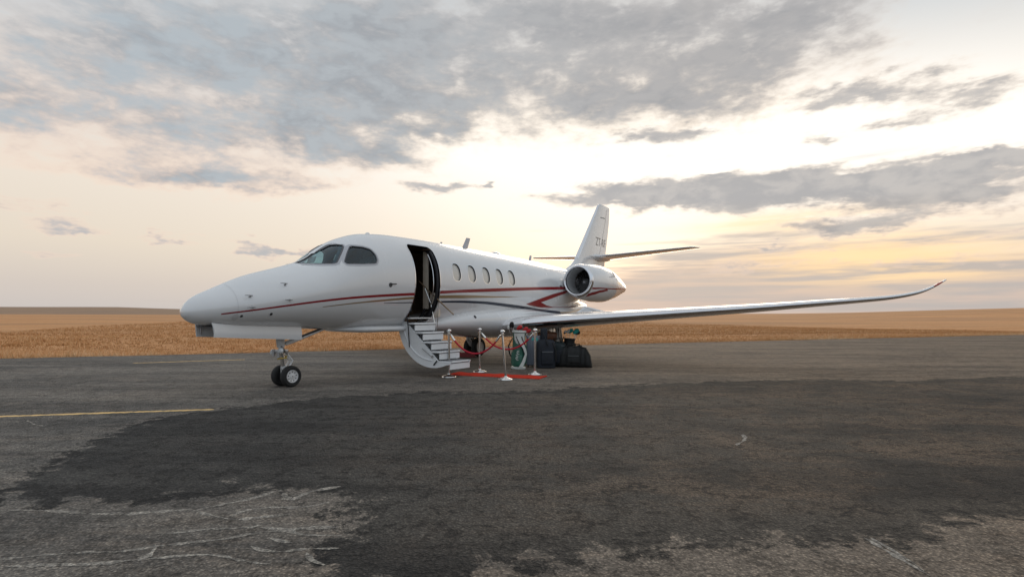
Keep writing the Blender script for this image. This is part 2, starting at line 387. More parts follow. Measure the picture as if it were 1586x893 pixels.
# ------------------------------------------------------------------ asphalt
def asphalt_material(name, sealant=False):
    """old grey apron, with a darker resurfaced area where the mesh carries the 'patch' value"""
    m = bpy.data.materials.new(name); m.use_nodes = True; nt = m.node_tree; h = G(nt); p = nt.nodes['Principled BSDF']
    t = h.new('ShaderNodeTexCoord').outputs['Object']
    ang = math.atan2(EDGE_D[1], EDGE_D[0])
    al = h.mapping(t, (.20, 1.0, 1), (0, 0, -ang))         # stretched along the apron
    n_l = h.noise(t, .20, 4, .6, .4)
    n_m = h.noise(al, .9, 7, .66, .5)
    n_b = h.noise(h.mapping(t, loc=(5, 3, 0)), .75, 6, .65, .6)
    n_s = h.noise(al, 5.0, 7, .72, .3)
    n_c = h.noise(h.mapping(t, loc=(2, 8, 0)), 4.2, 6, .78, .3)
    at = h.new('ShaderNodeAttribute', attribute_name='patch').outputs['Fac']
    n_f = h.noise(t, 26.0, 5, .8)
    vo = h.new('ShaderNodeTexVoronoi'); nt.links.new(t, vo.inputs['Vector']); vo.inputs['Scale'].default_value = 48.0
    stone = vo.outputs['Distance']
    rag = h.m('ADD', h.m('MULTIPLY', h.m('SUBTRACT', n_b, .5), 1.5), h.m('MULTIPLY', h.m('SUBTRACT', n_c, .5), 1.5))
    pm = h.sstep(h.m('ADD', at, rag), .92, 1.06)
    old = h.mix(h.sstep(n_m, .36, .64), (.13, .124, .12), (.27, .25, .23))
    old = h.mix(h.m('MULTIPLY', h.sstep(h.m('ADD', h.m('MULTIPLY', n_s, .55), h.m('MULTIPLY', n_b, .45)), .47, .62), .7), old, (.28, .245, .215))
    new = h.mix(h.sstep(n_m, .38, .62), (.040, .0405, .042), (.090, .089, .087))
    px = h.new('ShaderNodeSeparateXYZ'); nt.links.new(t, px.inputs[0])
    east = h.sstep(px.outputs[0], -3.5, 2.5)
    dust = h.m('MULTIPLY', h.sstep(h.m('ADD', h.m('MULTIPLY', n_b, .45), h.m('ADD', h.m('MULTIPLY', n_s, .25), h.m('MULTIPLY', n_c, .30))), .45, .57), h.m('MULTIPLY', h.m('ADD', .12, h.m('MULTIPLY', east, .75)), h.sstep(h.m('ADD', at, h.m('MULTIPLY', h.m('SUBTRACT', n_b, .5), .8)), 1.15, 1.85)))
    new = h.mix(h.m('MULTIPLY', dust, .85), new, (.175, .146, .123))
    c = h.mix(pm, old, new)
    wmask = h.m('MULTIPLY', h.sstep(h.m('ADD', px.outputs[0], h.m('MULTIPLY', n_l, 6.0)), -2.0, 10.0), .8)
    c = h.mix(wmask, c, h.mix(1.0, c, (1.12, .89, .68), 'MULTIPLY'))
    if sealant: c = h.mix(h.sstep(n_s, .28, .42), c, (.40, .375, .345))
    c = h.mix(1.0, c, h.mix(h.sstep(n_f, .3, .70), (.48, .48, .48), (1.6, 1.58, 1.52)), 'MULTIPLY')
    c = h.mix(.8, c, h.mix(1.0, c, h.mix(h.sstep(stone, .0, .6), (1.45, 1.43, 1.38), (.50, .50, .50)), 'MULTIPLY'))
    holes = h.m('MULTIPLY', h.sstep(n_c, .48, .62), h.sstep(h.noise(h.mapping(t, loc=(9, 4, 0)), 15.0, 4, .75), .40, .58))
    c = h.mix(h.m('MULTIPLY', holes, h.m('ADD', .35, h.m('MULTIPLY', pm, .55))), c, (.016, .016, .017))
    c = h.mix(h.m('MULTIPLY', h.sstep(n_c, .46, .34), .25), c, h.mix(1.0, c, (1.5, 1.46, 1.4), 'MULTIPLY'))
    nt.links.new(c, p.inputs['Base Color'])
    h.put(p.inputs['Roughness'], h.m('ADD', .72, h.m('MULTIPLY', n_s, .25))); p.inputs['Specular IOR Level'].default_value = .25
    b = h.new('ShaderNodeBump'); b.inputs['Strength'].default_value = 1.0; b.inputs['Distance'].default_value = .02
    hh = h.m('ADD', h.m('MULTIPLY', n_f, .6), h.m('ADD', h.m('MULTIPLY', stone, -.5), h.m('MULTIPLY', holes, -.7)))
    nt.links.new(hh, b.inputs['Height']); nt.links.new(b.outputs[0], p.inputs['Normal'])
    M[name] = m
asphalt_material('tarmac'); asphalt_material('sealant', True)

def wob(n, amp, steps=(3, 9, 27)):
    x = np.linspace(0, 1, n); o = np.zeros(n)
    for k in steps:
        o += np.interp(x, np.linspace(0, 1, k + 1), rng.normal(0, amp / math.sqrt(k / steps[0]), k + 1))
    return o
# the apron: a strip of quads from the ragged grass edge back past the camera
s_ = np.concatenate([np.linspace(-160, -12, 40)[:-1], np.linspace(-12, 90, 700), np.linspace(90, 260, 40)[1:]])
e_ = wob(len(s_), .10, (25, 90, 260, 500))
vs = []; fs = []
lanes = [0, 8, 20, 45, 110]
for i, (q, w) in enumerate(zip(s_, e_)):
    for L in lanes:
        p = EDGE_P + EDGE_D * q + EDGE_N * (w if L == 0 else -L)
        vs.append((p[0], p[1], 0.0))
nl = len(lanes)
for i in range(len(s_) - 1):
    for k in range(nl - 1):
        a = i * nl + k; fs.append((a, a + 1, a + nl + 1, a + nl))
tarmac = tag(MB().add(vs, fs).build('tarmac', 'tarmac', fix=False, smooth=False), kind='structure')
if tarmac.data.polygons[0].normal.z < 0: tarmac.data.flip_normals()

def seg_dist(X, Y, poly):
    """signed distance to a polygon, positive inside"""
    d = np.full(X.shape, 1e9); ins = np.zeros(X.shape, bool); n = len(poly)
    for i in range(n):
        (ax, ay), (bx, by) = poly[i], poly[(i + 1) % n]; ex, ey = bx - ax, by - ay
        t = np.clip(((X - ax) * ex + (Y - ay) * ey) / (ex * ex + ey * ey + 1e-12), 0, 1)
        d = np.minimum(d, np.hypot(X - ax - t * ex, Y - ay - t * ey))
        with np.errstate(divide='ignore', invalid='ignore'):
            c = ((ay > Y) != (by > Y)) & (X < ex * (Y - ay) / (by - ay) + ax)
        ins ^= c
    return np.where(ins, d, -d)
PATCHES = [[(-3.95, 3.89), (-3.99, 4.22), (-4.17, 4.77), (-4.41, 5.34), (-4.66, 5.94), (-4.84, 6.74), (-4.84, 7.48), (-4.46, 8.08), (-3.96, 8.92), (-2.92, 9.7), (-1.84, 10.1), (-0.65, 10.28), (0.58, 10.36), (1.38, 10.83), (2.5, 11.23), (3.71, 11.66), (5.24, 12.0), (6.6, 12.12), (8.59, 11.89), (10.41, 12.37), (13.15, 13.04), (28.25, 15.75), (8.0, 4.46), (3.96, 3.92), (3.53, 3.86), (3.21, 3.81), (2.74, 3.67), (2.28, 3.5), (1.9, 3.43), (1.48, 3.39), (1.06, 3.35), (0.72, 3.24), (0.41, 3.19), (0.1, 3.16), (-0.13, 3.21), (-0.34, 3.09), (-0.69, 2.99), (-0.89, 2.91), (-1.03, 3.17), (-1.08, 3.65), (-1.25, 4.08), (-1.52, 4.43), (-1.79, 4.52), (-2.15, 4.59), (-2.39, 4.43), (-2.76, 4.27), (-3.25, 4.18), (-3.67, 4.21)]]
CRACKS = [(0.03, [(-3.78, 4.01), (-3.46, 4.01), (-3.08, 3.94), (-2.76, 3.94), (-2.38, 4.03)]), (0.035, [(-2.37, 3.98), (-2.22, 4.12), (-2.02, 4.27), (-1.95, 4.46), (-1.9, 4.47)]), (0.035, [(-2.31, 3.98), (-2.16, 3.9), (-1.93, 3.81), (-1.77, 3.88), (-1.61, 3.94)]), (0.035, [(-2.01, 3.88), (-1.99, 4.03), (-1.86, 4.07), (-1.53, 4.07), (-1.41, 4.19)]), (0.035, [(-1.85, 4.4), (-1.72, 4.17), (-1.67, 4.43), (-1.44, 4.57)]), (0.03, [(-2.34, 3.58), (-2.17, 3.58), (-2.09, 3.66), (-1.71, 3.68), (-1.68, 3.77)]), (0.03, [(-1.71, 3.68), (-1.53, 3.66), (-1.41, 3.55), (-1.26, 3.55), (-1.11, 3.55)]), (0.03, [(-3.08, 3.18), (-3.02, 3.2), (-2.81, 3.26), (-2.59, 3.31), (-2.41, 3.29), (-2.23, 3.38), (-2.05, 3.44), (-1.8, 3.49), (-1.78, 3.58), (-1.54, 3.62), (-1.41, 3.69), (-1.19, 3.68)]), (0.028, [(-2.82, 3.13), (-2.48, 3.13), (-2.28, 3.18), (-2.06, 3.23), (-1.89, 3.27), (-1.75, 3.27), (-1.61, 3.18), (-1.4, 3.14)]), (0.045, [(-2.23, 3.41), (-2.18, 3.29), (-2.19, 3.18)]), (0.028, [(-1.63, 3.38), (-1.57, 3.31), (-1.4, 3.29), (-1.29, 3.35), (-1.07, 3.35)]), (0.03, [(-1.56, 3.51), (-1.41, 3.41), (-1.39, 3.44)]), (0.035, [(-1.25, 3.29), (-1.19, 3.17), (-1.08, 3.13)]), (0.03, [(-2.96, 3.09), (-2.79, 3.12), (-2.69, 3.13)]), (0.03, [(2.28, 3.51), (2.29, 3.4), (2.3, 3.24), (2.3, 3.06), (2.31, 2.99)]), (0.02, [(2.32, 3.52), (2.33, 3.37), (2.34, 3.21), (2.32, 3.05)]), (0.03, [(-6.65, 7.44), (-6.33, 7.17), (-6.1, 7.05)]), (0.03, [(-5.75, 7.3), (-5.8, 7.48)]), (0.03, [(2.48, 6.0), (2.72, 6.31), (2.79, 6.55)])]
LINES = [(0.1, [(-7.88, 7.58), (-7.29, 7.72), (-6.03, 8.0), (-4.56, 8.3)]), (0.14, [(-11.42, 16.32), (-10.15, 16.96), (-8.69, 17.67)]), (0.12, [(-14.67, 15.54), (-13.81, 15.83), (-12.95, 16.17)]), (0.1, [(8.0, 17.83), (11.39, 19.25), (15.11, 20.9)])]

gx, gy = np.arange(-9, 24.01, .15), np.arange(1.5, 17.5, .15)
GX, GY = np.meshgrid(gx, gy, indexing='ij')
val = np.clip(seg_dist(GX, GY, PATCHES[0]), -1, 1.5) + 1
v = np.stack([GX, GY, np.full(GX.shape, .004)], -1).reshape(-1, 3).tolist(); nn_ = len(gy)
f = [(i * nn_ + k, (i + 1) * nn_ + k, (i + 1) * nn_ + k + 1, i * nn_ + k + 1) for i in range(len(gx) - 1) for k in range(nn_ - 1)]
rp = MB().add(v, f).build('resurfaced_asphalt', 'tarmac', tarmac, fix=False, smooth=False)
at = rp.data.attributes.new('patch', 'FLOAT', 'POINT'); at.data.foreach_set('value', val.ravel().astype(np.float32))
def ribbon(name, line, width, z, m, parent, jag=.35, step=.05):
    P = [np.array(p, float) for p in line]; pts = []
    for a, b in zip(P[:-1], P[1:]):
        k = max(1, int(np.linalg.norm(b - a) / step)); pts += [a + (b - a) * j / k for j in range(k)]
    pts.append(P[-1]); pts = np.array(pts); n = len(pts)
    # soften corners
    for _ in range(4): pts[1:-1] = (pts[:-2] + 2 * pts[1:-1] + pts[2:]) / 4
    t = np.gradient(pts, axis=0); t /= np.maximum(np.linalg.norm(t, axis=1, keepdims=True), 1e-6); nr = np.stack([-t[:, 1], t[:, 0]], 1)
    w = width * .5 * (1 + jag * 1.6 * rng.normal(0, 1, n)); w = np.maximum(w, width * .12); w[0] *= .3; w[-1] *= .3
    c = pts + nr * (rng.normal(0, width * jag * .3, n))[:, None]
    v = [(*p, z) for q, ww, nn in zip(c, w, nr) for p in (q + nn * ww, q - nn * ww)]
    f = [(2 * i, 2 * i + 1, 2 * i + 3, 2 * i + 2) for i in range(n - 1)]
    o = MB().add(v, f).build(name, m, parent, smooth=False, fix=False)
    if o.data.polygons[0].normal.z < 0: o.data.flip_normals()
    return o
for k, c in enumerate(CRACKS): ribbon('crack_sealant', c[1], c[0] * 1.0, .0052 + .0001 * k, 'sealant', tarmac)
def worn_paint(name, col):
    m = bpy.data.materials.new(name); m.use_nodes = True; nt = m.node_tree; h = G(nt); p = nt.nodes['Principled BSDF']
    t = h.new('ShaderNodeTexCoord').outputs['Object']
    n = h.noise(t, 7.0, 8, .75)
    nt.links.new(h.mix(h.sstep(n, .34, .5), (.16, .12, .08), col), p.inputs['Base Color']); p.inputs['Roughness'].default_value = .8
    M[name] = m
worn_paint('yellow_paint', (.85, .56, .22))
for w, l in LINES[:2]:
    tag(ribbon('taxiway_line', l, w, .0055, 'yellow_paint', tarmac, .14))

# ------------------------------------------------------------------ dry grass (uncountable)
def grass(name, n, d0, d1, hmin, hmax, blades, bw, m, power=1.0):
    s = rng.uniform(-14, 75, n); d = d0 + (d1 - d0) * rng.uniform(0, 1, n) ** power
    P = EDGE_P + EDGE_D * s[:, None] + EDGE_N * d[:, None]
    a = np.degrees(np.arctan2(P[:, 0], P[:, 1])); keep = (np.abs(a) < 47); P = P[keep]; n = len(P)
    clump = .5 + .5 * np.clip(sn(P[:, 0], P[:, 1], .9) * .5 + sn(P[:, 0], P[:, 1], .23, 2) * .6, -1, 1)
    z0 = ground_h(P[:, 0], P[:, 1]) - .01
    B = blades; hgt = (hmin + (hmax - hmin) * rng.uniform(0, 1, (n, B)) ** 1.6) * (.45 + .75 * clump[:, None])
    th = rng.uniform(0, 2 * math.pi, (n, B)); lean = rng.uniform(.1, .75, (n, B)) * hgt
    bx = P[:, 0, None] + rng.normal(0, .06, (n, B)); by = P[:, 1, None] + rng.normal(0, .06, (n, B)); z = np.repeat(z0[:, None], B, 1)
    w = bw * rng.uniform(.6, 1.3, (n, B)); ph = rng.uniform(0, 2 * math.pi, (n, B))
    v = np.empty((n, B, 3, 3))
    v[..., 0, 0] = bx - w * np.cos(ph); v[..., 0, 1] = by - w * np.sin(ph); v[..., 0, 2] = z
    v[..., 1, 0] = bx + w * np.cos(ph); v[..., 1, 1] = by + w * np.sin(ph); v[..., 1, 2] = z
    v[..., 2, 0] = bx + lean * np.cos(th); v[..., 2, 1] = by + lean * np.sin(th); v[..., 2, 2] = z + hgt
    v = v.reshape(-1, 3); nt_ = len(v) // 3
    me = bpy.data.meshes.new(name); me.vertices.add(len(v)); me.vertices.foreach_set('co', v.ravel())
    me.loops.add(len(v)); me.loops.foreach_set('vertex_index', np.arange(len(v), dtype=np.int32))
    me.polygons.add(nt_); me.polygons.foreach_set('loop_start', np.arange(0, len(v), 3, dtype=np.int32)); me.polygons.foreach_set('loop_total', np.full(nt_, 3, dtype=np.int32))
    me.update(); me.validate()
    at = me.attributes.new('tone', 'FLOAT', 'POINT')
    dd_ = ((P - EDGE_P) @ EDGE_N)[:, None]; streak = sn(P[:, 0] * .25, P[:, 1], .55, 4)[:, None]
    tone = np.repeat(np.clip(rng.normal(.5, .2, (n, B)) + .25 * (clump[:, None] - .5) + .22 * np.exp(-dd_ / 1.6) + .13 * streak - .05, 0, 1).ravel(), 3); at.data.foreach_set('value', tone.astype(np.float32))
    me.materials.append(m); o = bpy.data.objects.new(name, me); C.objects.link(o); return o
gm = bpy.data.materials.new('dry_grass'); gm.use_nodes = True; h = G(gm.node_tree); p = gm.node_tree.nodes['Principled BSDF']
an = h.new('ShaderNodeAttribute', attribute_name='tone')
big = h.noise(h.new('ShaderNodeTexCoord').outputs['Object'], .12, 4, .6)
gc = h.ramp(an.outputs['Fac'], [(0, (.29, .145, .06)), (.35, (.53, .29, .125)), (.65, (.67, .41, .205)), (1, (.84, .61, .38))])
gc = h.mix(h.m('MULTIPLY', h.sstep(big, .4, .7), .45), gc, h.mix(1.0, gc, (.80, .66, .52), 'MULTIPLY'))
gm.node_tree.links.new(gc, p.inputs['Base Color']); p.inputs['Roughness'].default_value = .85; p.inputs['Specular IOR Level'].default_value = .15
tag(grass('dry_grass', 70000, .05, 48, .04, .17, 5, .011, gm, 1.9), 'golden dry grass along the edge of the asphalt', 'grass', kind='stuff')
tag(grass('field_grass', 42000, 10, 210, .08, .20, 4, .030, gm, 1.5), 'golden dry grass further out across the plain', 'grass', kind='stuff')
tag(grass('edge_tufts', 1500, -.12, .7, .10, .34, 9, .012, gm, 1.0), 'taller straw tufts leaning over the asphalt edge', 'grass', kind='stuff')

# ------------------------------------------------------------------ business jet
# aircraft axes: x aft of the nose, y to port (towards the camera), z up
TH = 0.58388
jet = empty('business_jet', (-5.725, 9.326, 0), math.pi / 2 - TH)
tag(jet, 'white twin-engine business jet with red stripe, its cabin door open', 'jet')
T_TOP=[(.045,1.50),(.05,1.545),(.065,1.588),(.1,1.648),(.16,1.718),(.28,1.802),(.52,1.918),(1.12,2.187),(2.02,2.464),(2.37,2.589),(2.84,2.906),(3.35,3.167),(3.9,3.326),(4.71,3.392),(5.84,3.409),(7.73,3.383),(10.5,3.342),(12.6,3.267),(14.2,3.178),(16,3.12),(17.5,3.05),(18.2,2.98)]
T_BOT=[(0.045, 1.5), (0.05, 1.46), (0.065, 1.42), (0.1, 1.385), (0.16, 1.335), (0.28, 1.285), (0.7, 1.231), (1.45, 1.205), (2.6, 1.157), (3.45, 1.12), (4.5, 1.11), (6, 1.09), (9, 1.07), (11, 1.12), (12.5, 1.32), (14, 1.75), (16, 2.38), (17.5, 2.78), (18.2, 2.92)]
T_W=[(0.045, 0), (0.05, 0.07), (0.065, 0.12), (0.1, 0.185), (0.16, 0.25), (0.28, 0.345), (0.52, 0.48), (1.12, 0.7), (2.02, 0.88), (2.84, 0.98), (3.9, 1.05), (4.7, 1.07), (10.5, 1.07), (12.5, 1.0), (14, 0.85), (16, 0.55), (17.5, 0.28), (18.2, 0.05)]
T_ZC=[(.045,1.5),(.5,1.57),(1.12,1.66),(2.02,1.84),(3,2.05),(4,2.2),(5,2.25),(10.5,2.25),(12.6,2.35),(14.2,2.55),(16,2.8),(18.2,2.95)]
def pchip(tab):
    X=np.array([a for a,_ in tab],float);Y=np.array([b for _,b in tab],float)
    h=np.diff(X);d=np.diff(Y)/h;m=np.zeros(len(X))
    for i in range(1,len(X)-1):
        if d[i-1]*d[i]>0:
            w1=2*h[i]+h[i-1];w2=h[i]+2*h[i-1];m[i]=(w1+w2)/(w1/d[i-1]+w2/d[i])
    m[0]=d[0];m[-1]=d[-1]
    def f(x):
        x=min(max(x,X[0]),X[-1]);i=min(max(np.searchsorted(X,x)-1,0),len(h)-1)
        t=(x-X[i])/h[i]
        return float((2*t**3-3*t*t+1)*Y[i]+(t**3-2*t*t+t)*h[i]*m[i]+(-2*t**3+3*t*t)*Y[i+1]+(t**3-t*t)*h[i]*m[i+1])
    return f
ftop,fbot,fw,fzc=map(pchip,(T_TOP,T_BOT,T_W,T_ZC))
def nexp(x,up):
    if not up: return 2.1
    return 1.8+.3*min(max((x-1.8)/2.,0),1)
def hw(x,z):
    zc=fzc(x);h=(ftop(x)-zc) if z>zc else (zc-fbot(x))
    n=nexp(x,z>zc)
    t=abs(z-zc)/max(h,1e-6)
    return fw(x)*max(0,1-t**n)**(1/n) if t<1 else -1
def ring(x,N):
    out=[]
    zc,w,zt,zb=fzc(x),fw(x),ftop(x),fbot(x)
    for k in range(N):
        a=2*np.pi*k/N;c,s=np.cos(a),np.sin(a);n=nexp(x,s>0)
        yy=w*np.sign(c)*abs(c)**(2/n);h=(zt-zc) if s>0 else (zc-zb)
        out.append((x,yy,zc+h*np.sign(s)*abs(s)**(2/n)))
    return out

# belly fairing
F=[(5.2,.3,1.15,1.10),(6,.85,1.45,1.0),(7,1.1,1.65,.9),(8,1.2,1.75,.8),(9,1.25,1.8,.75),(10.5,1.25,1.8,.75),(12,1.15,1.9,.9),(13.5,.95,2.0,1.2),(14.6,.7,2.0,1.5),(15.3,.3,1.92,1.78)]
gw=pchip([(a[0],a[1]) for a in F]);gt=pchip([(a[0],a[2]) for a in F]);gb=pchip([(a[0],a[3]) for a in F])
def hwf(x,z):
    if not 5.2<=x<=15.3:return -1
    zt,zb=gt(x),gb(x);zc=(zt+zb)/2;t=abs(z-zc)/((zt-zb)/2)
    return gw(x)*(1-t**2.4)**(1/2.4) if t<1 else -1
def hwt(x,z): return max(hw(x,z),hwf(x,z))
def hwi(x, z):                       # fuselage or fairing, whichever stands proud
    return max(hw(x, z), hwf(x, z))
NR = 112
xs = list(.045 + .5 * np.linspace(0, 1, 30) ** 2.2) + list(np.linspace(.56, 4.4, 60)) + list(np.linspace(4.46, 10.4, 80)) + list(np.linspace(10.5, 18.2, 50))
fb = MB(); fb.loft([ring(max(x, .0452), NR) for x in xs])
fus = fb.build('fuselage', 'paint', jet, jet=True, angle=60)

def dens(poly, step=.05):
    o = []
    for a, b in zip(poly, poly[1:] + poly[:1]):
        k = max(1, int(math.hypot(b[0] - a[0], b[1] - a[1]) / step))
        o += [(a[0] + (b[0] - a[0]) * j / k, a[1] + (b[1] - a[1]) * j / k) for j in range(k)]
    return o
def soften(poly, it=2):
    for _ in range(it):
        o = []
        for a, b in zip(poly, poly[1:] + poly[:1]):
            o += [(a[0] * .87 + b[0] * .13, a[1] * .87 + b[1] * .13), (a[0] * .13 + b[0] * .87, a[1] * .13 + b[1] * .87)]
        poly = o
    return poly
# cut the cabin, the doorway and the window recesses out of the solid body
DX0, DX1, DZ0, DZ1 = 4.70, 5.56, 1.27, 3.14
def rrect(x0, x1, z0, z1, r, n=7):
    o = []
    for cx, cz, a0 in ((x1 - r, z1 - r, 0), (x0 + r, z1 - r, 90), (x0 + r, z0 + r, 180), (x1 - r, z0 + r, 270)):
        for k in range(n): a = R(a0 + 90 * k / (n - 1)); o.append((cx + r * math.cos(a), cz + r * math.sin(a)))
    return o
WINX = [6.23, 6.87, 7.52, 8.16, 8.80]; WINZ = 2.55
def oval(cx, cz, a, b, n=28, e=2.6):
    o = []
    for k in range(n):
        t = 2 * math.pi * k / n; c, s_ = math.cos(t), math.sin(t)
        o.append((cx + a * math.copysign(abs(c) ** (2 / e), c), cz + b * math.copysign(abs(s_) ** (2 / e), s_)))
    return o
cut = MB()
def cabin_ring(x):
    o = []
    for k in range(40):
        a = 2 * math.pi * k / 40; o.append((x, .955 * math.cos(a), max(2.25 + .985 * math.sin(a), 1.36)))
    return o
cut.loft([cabin_ring(x) for x in (4.35, 5, 6, 7, 8, 9.3)])
c1 = cut.build('cutter_a', 'paint', None, jet=True, smooth=False); cut = MB()
pr_ = rrect(DX0, DX1, DZ0, DZ1, .13)
cut.loft([[(x, y, z) for x, z in pr_] for y in (.30, 1.6)])
c2 = cut.build('cutter_b', 'paint', None, jet=True, smooth=False)
W1 = [(2.17, 2.51), (2.40, 2.632), (2.622, 2.75), (2.82, 2.875), (2.955, 2.95), (3.04, 2.958), (3.105, 2.945), (2.859, 2.687), (2.70, 2.515), (2.41, 2.498)]
W2 = [(3.20, 2.925), (3.434, 2.917), (3.565, 2.875), (3.62, 2.76), (3.62, 2.65), (3.57, 2.575), (3.218, 2.54), (2.90, 2.52), (2.872, 2.55), (3.034, 2.756)]
cutters = [c1, c2]
def cockpit_ring(x):
    zc, w, zt, zb = fzc(x), fw(x), ftop(x), fbot(x); o = []
    for k in range(40):
        a = 2 * math.pi * k / 40; c, s_ = math.cos(a), math.sin(a); n = nexp(x, s_ > 0); h_ = (zt - zc if s_ > 0 else zc - zb)
        o.append((x, (w - .07) * math.copysign(abs(c) ** (2 / n), c), max(zc + (h_ - .07) * math.copysign(abs(s_) ** (2 / n), s_), 1.80)))
    return o
cut = MB(); cut.loft([cockpit_ring(x) for x in (2.15, 2.4, 2.65, 2.9, 3.15, 3.4, 3.7, 4.0, 4.22)]); cutters.append(cut.build('cutter_d', 'paint', None, jet=True, smooth=False))
for k, wx in enumerate(WINX):
    cut = MB(); vs_o = oval(wx, WINZ, .165, .225)
    cut.loft([[(x, hw(x, z) - .055, z) for x, z in vs_o], [(x, 1.4, z) for x, z in vs_o]])
    cutters.append(cut.build('cutter_c', 'paint', None, jet=True, smooth=False))
for w in (W1, W2):
    for s in (1, -1):
        pl = dens(soften(w, 1), .06); cut = MB(); cut.loft([[(x, s * .03, z) for x, z in pl], [(x, s * 1.4, z) for x, z in pl]]); cutters.append(cut.build('cutter_e', 'paint', None, jet=True, smooth=False))
for c in cutters:
    c.parent = jet
    b = fus.modifiers.new('cut', 'BOOLEAN'); b.object = c; b.operation = 'DIFFERENCE'; b.solver = 'EXACT'
dg = bpy.context.evaluated_depsgraph_get(); dg.update()
nm = bpy.data.meshes.new_from_object(fus.evaluated_get(dg))
fus.modifiers.clear(); fus.data = nm
for c in cutters: bpy.data.objects.remove(c)
nm.materials.clear()
for k in ('paint', 'interior_dark', 'door_seal', 'window_rim', 'cockpit_lining'): nm.materials.append(M[k])
for pl in nm.polygons:
    x, y, z = pl.center; y = -y
    d = hw(x, z) - abs(y); mi = 0
    if d > .012 and 4.3 < x < 9.4 and z > 1.2:
        if d > .085: mi = 1
        elif DX0 - .03 < x < DX1 + .03: mi = 2
        else: mi = 3
        if mi == 1 and (abs(x - DX0) < .02 or abs(x - DX1) < .02 or abs(z - DZ1) < .03) and abs(y) > .3: mi = 2
    if 2.1 < x < 4.27 and z > 1.7:
        zc_ = fzc(x); n_e = nexp(x, z > zc_); h_ = (ftop(x) - zc_) if z > zc_ else (zc_ - fbot(x))
        if (abs(y) / fw(x)) ** n_e + (abs(z - zc_) / h_) ** n_e < .955: mi = 4
    pl.material_index = mi
    pl.use_smooth = True
nm.set_sharp_from_angle(angle=R(40))

def P3(x, z, off):
    z = min(z, ftop(x) - .006) if z > 1.6 else z
    y = max(hwi(x, z), 0); e = .004
    gx_ = max(-6, min(6, (max(hwi(x + e, z), 0) - max(hwi(x - e, z), 0)) / (2 * e))); gz_ = max(-8, min(8, (max(hwi(x, z + e), 0) - max(hwi(x, z - e), 0)) / (2 * e)))
    n = Vector((-gx_, 1, -gz_)).normalized() * off
    return (x + n.x, y + n.y, z + n.z)
def patch(poly, off, levels=6):
    """fills a convex outline on the skin"""
    cx = sum(p[0] for p in poly) / len(poly); cz = sum(p[1] for p in poly) / len(poly); n = len(poly)
    v = []; f = []
    for l in range(levels):
        s = 1 - l / levels
        v += [P3(cx + (x - cx) * s, cz + (z - cz) * s, off) for x, z in poly]
    v.append(P3(cx, cz, off))
    for l in range(levels - 1):
        for k in range(n):
            a, b = l * n + k, l * n + (k + 1) % n; f.append((a, b, b + n, a + n))
    l = (levels - 1) * n
    f += [(l + k, l + (k + 1) % n, levels * n) for k in range(n)]
    return v, f
def band(name, top, bot, off, m, parent, across=3, step=.04):
    """a painted band on the skin between two lines of equal point count"""
    T = []; B = []
    for (a, b), (c, d) in zip(zip(top[:-1], top[1:]), zip(bot[:-1], bot[1:])):
        k = max(1, int(max(math.hypot(b[0] - a[0], b[1] - a[1]), math.hypot(d[0] - c[0], d[1] - c[1])) / step))
        for j in range(k):
            t = j / k; T.append((a[0] + (b[0] - a[0]) * t, a[1] + (b[1] - a[1]) * t)); B.append((c[0] + (d[0] - c[0]) * t, c[1] + (d[1] - c[1]) * t))
    T.append(top[-1]); B.append(bot[-1])
    v = []; f = []; w = across + 1
    for t, b in zip(T, B):
        for k in range(w):
            s = k / across; v.append(P3(t[0] + (b[0] - t[0]) * s, t[1] + (b[1] - t[1]) * s, off))
    for i in range(len(T) - 1):
        for k in range(across): a = i * w + k; f.append((a, a + 1, a + w + 1, a + w))
    return MB().add(v, f).build(name, m, parent, jet=True, fix=False)
def smooth_line(l, n=90):
    fz = pchip(l); X = np.linspace(l[0][0], l[-1][0], n); Z = np.array([fz(x) for x in X])
    for _ in range(30): Z[1:-1] = (Z[:-2] + 2 * Z[1:-1] + Z[2:]) / 4
    return list(zip(X.tolist(), Z.tolist()))
def stripe(name, line, w0, w1, m, skip=True, fade=False):
    """tapering coach line; broken at the doorway"""
    L = smooth_line(line, 120); out = []
    seg = []
    for i, (x, z) in enumerate(L):
        t = i / (len(L) - 1); w = (w0 + (w1 - w0) * min(1, t * 1.6)) / 2
        if fade and t > .6: w *= max(.02, (1 - t) / .4)
        if skip and DX0 - .012 < x < DX1 + .012:
            if len(seg) > 1: out.append(seg)
            seg = []; continue
        seg.append((x, z, w))
    if len(seg) > 1: out.append(seg)
    for s in out:
        if skip:
            if abs(s[-1][0] - DX0) < .12: s[-1] = (DX0 - .013, s[-1][1], s[-1][2])
            if abs(s[0][0] - DX1) < .12: s[0] = (DX1 + .013, s[0][1], s[0][2])
        band(name, [(x, z + w) for x, z, w in s], [(x, z - w) for x, z, w in s], .004, m, fus)
RED = [(0.487, 1.466), (0.736, 1.501), (1.04, 1.549), (1.487, 1.618), (1.984, 1.694), (2.838, 1.802), (3.853, 1.886), (4.703, 1.941), (5.651, 2.02), (6.541, 2.077), (7.69, 2.147), (9.012, 2.227), (10.141, 2.289), (12.477, 2.403)]
GOLD = [(2.285, 1.61), (2.869, 1.684), (3.521, 1.751), (4.257, 1.817), (4.724, 1.855), (5.676, 1.905), (6.57, 1.935), (7.726, 1.96), (9.3, 2.0)]
BLUE = [(3.808, 1.714), (4.286, 1.73), (4.762, 1.747), (5.718, 1.782), (6.616, 1.801), (7.328, 1.798), (8.456, 1.745), (9.56, 1.683), (10.89, 1.571), (11.628, 1.531)]
stripe('red_stripe', RED, .022, .092, 'red_stripe')
stripe('gold_stripe', GOLD, .012, .085, 'gold_stripe', fade=True)
stripe('blue_stripe', BLUE, .010, .088, 'blue_stripe')
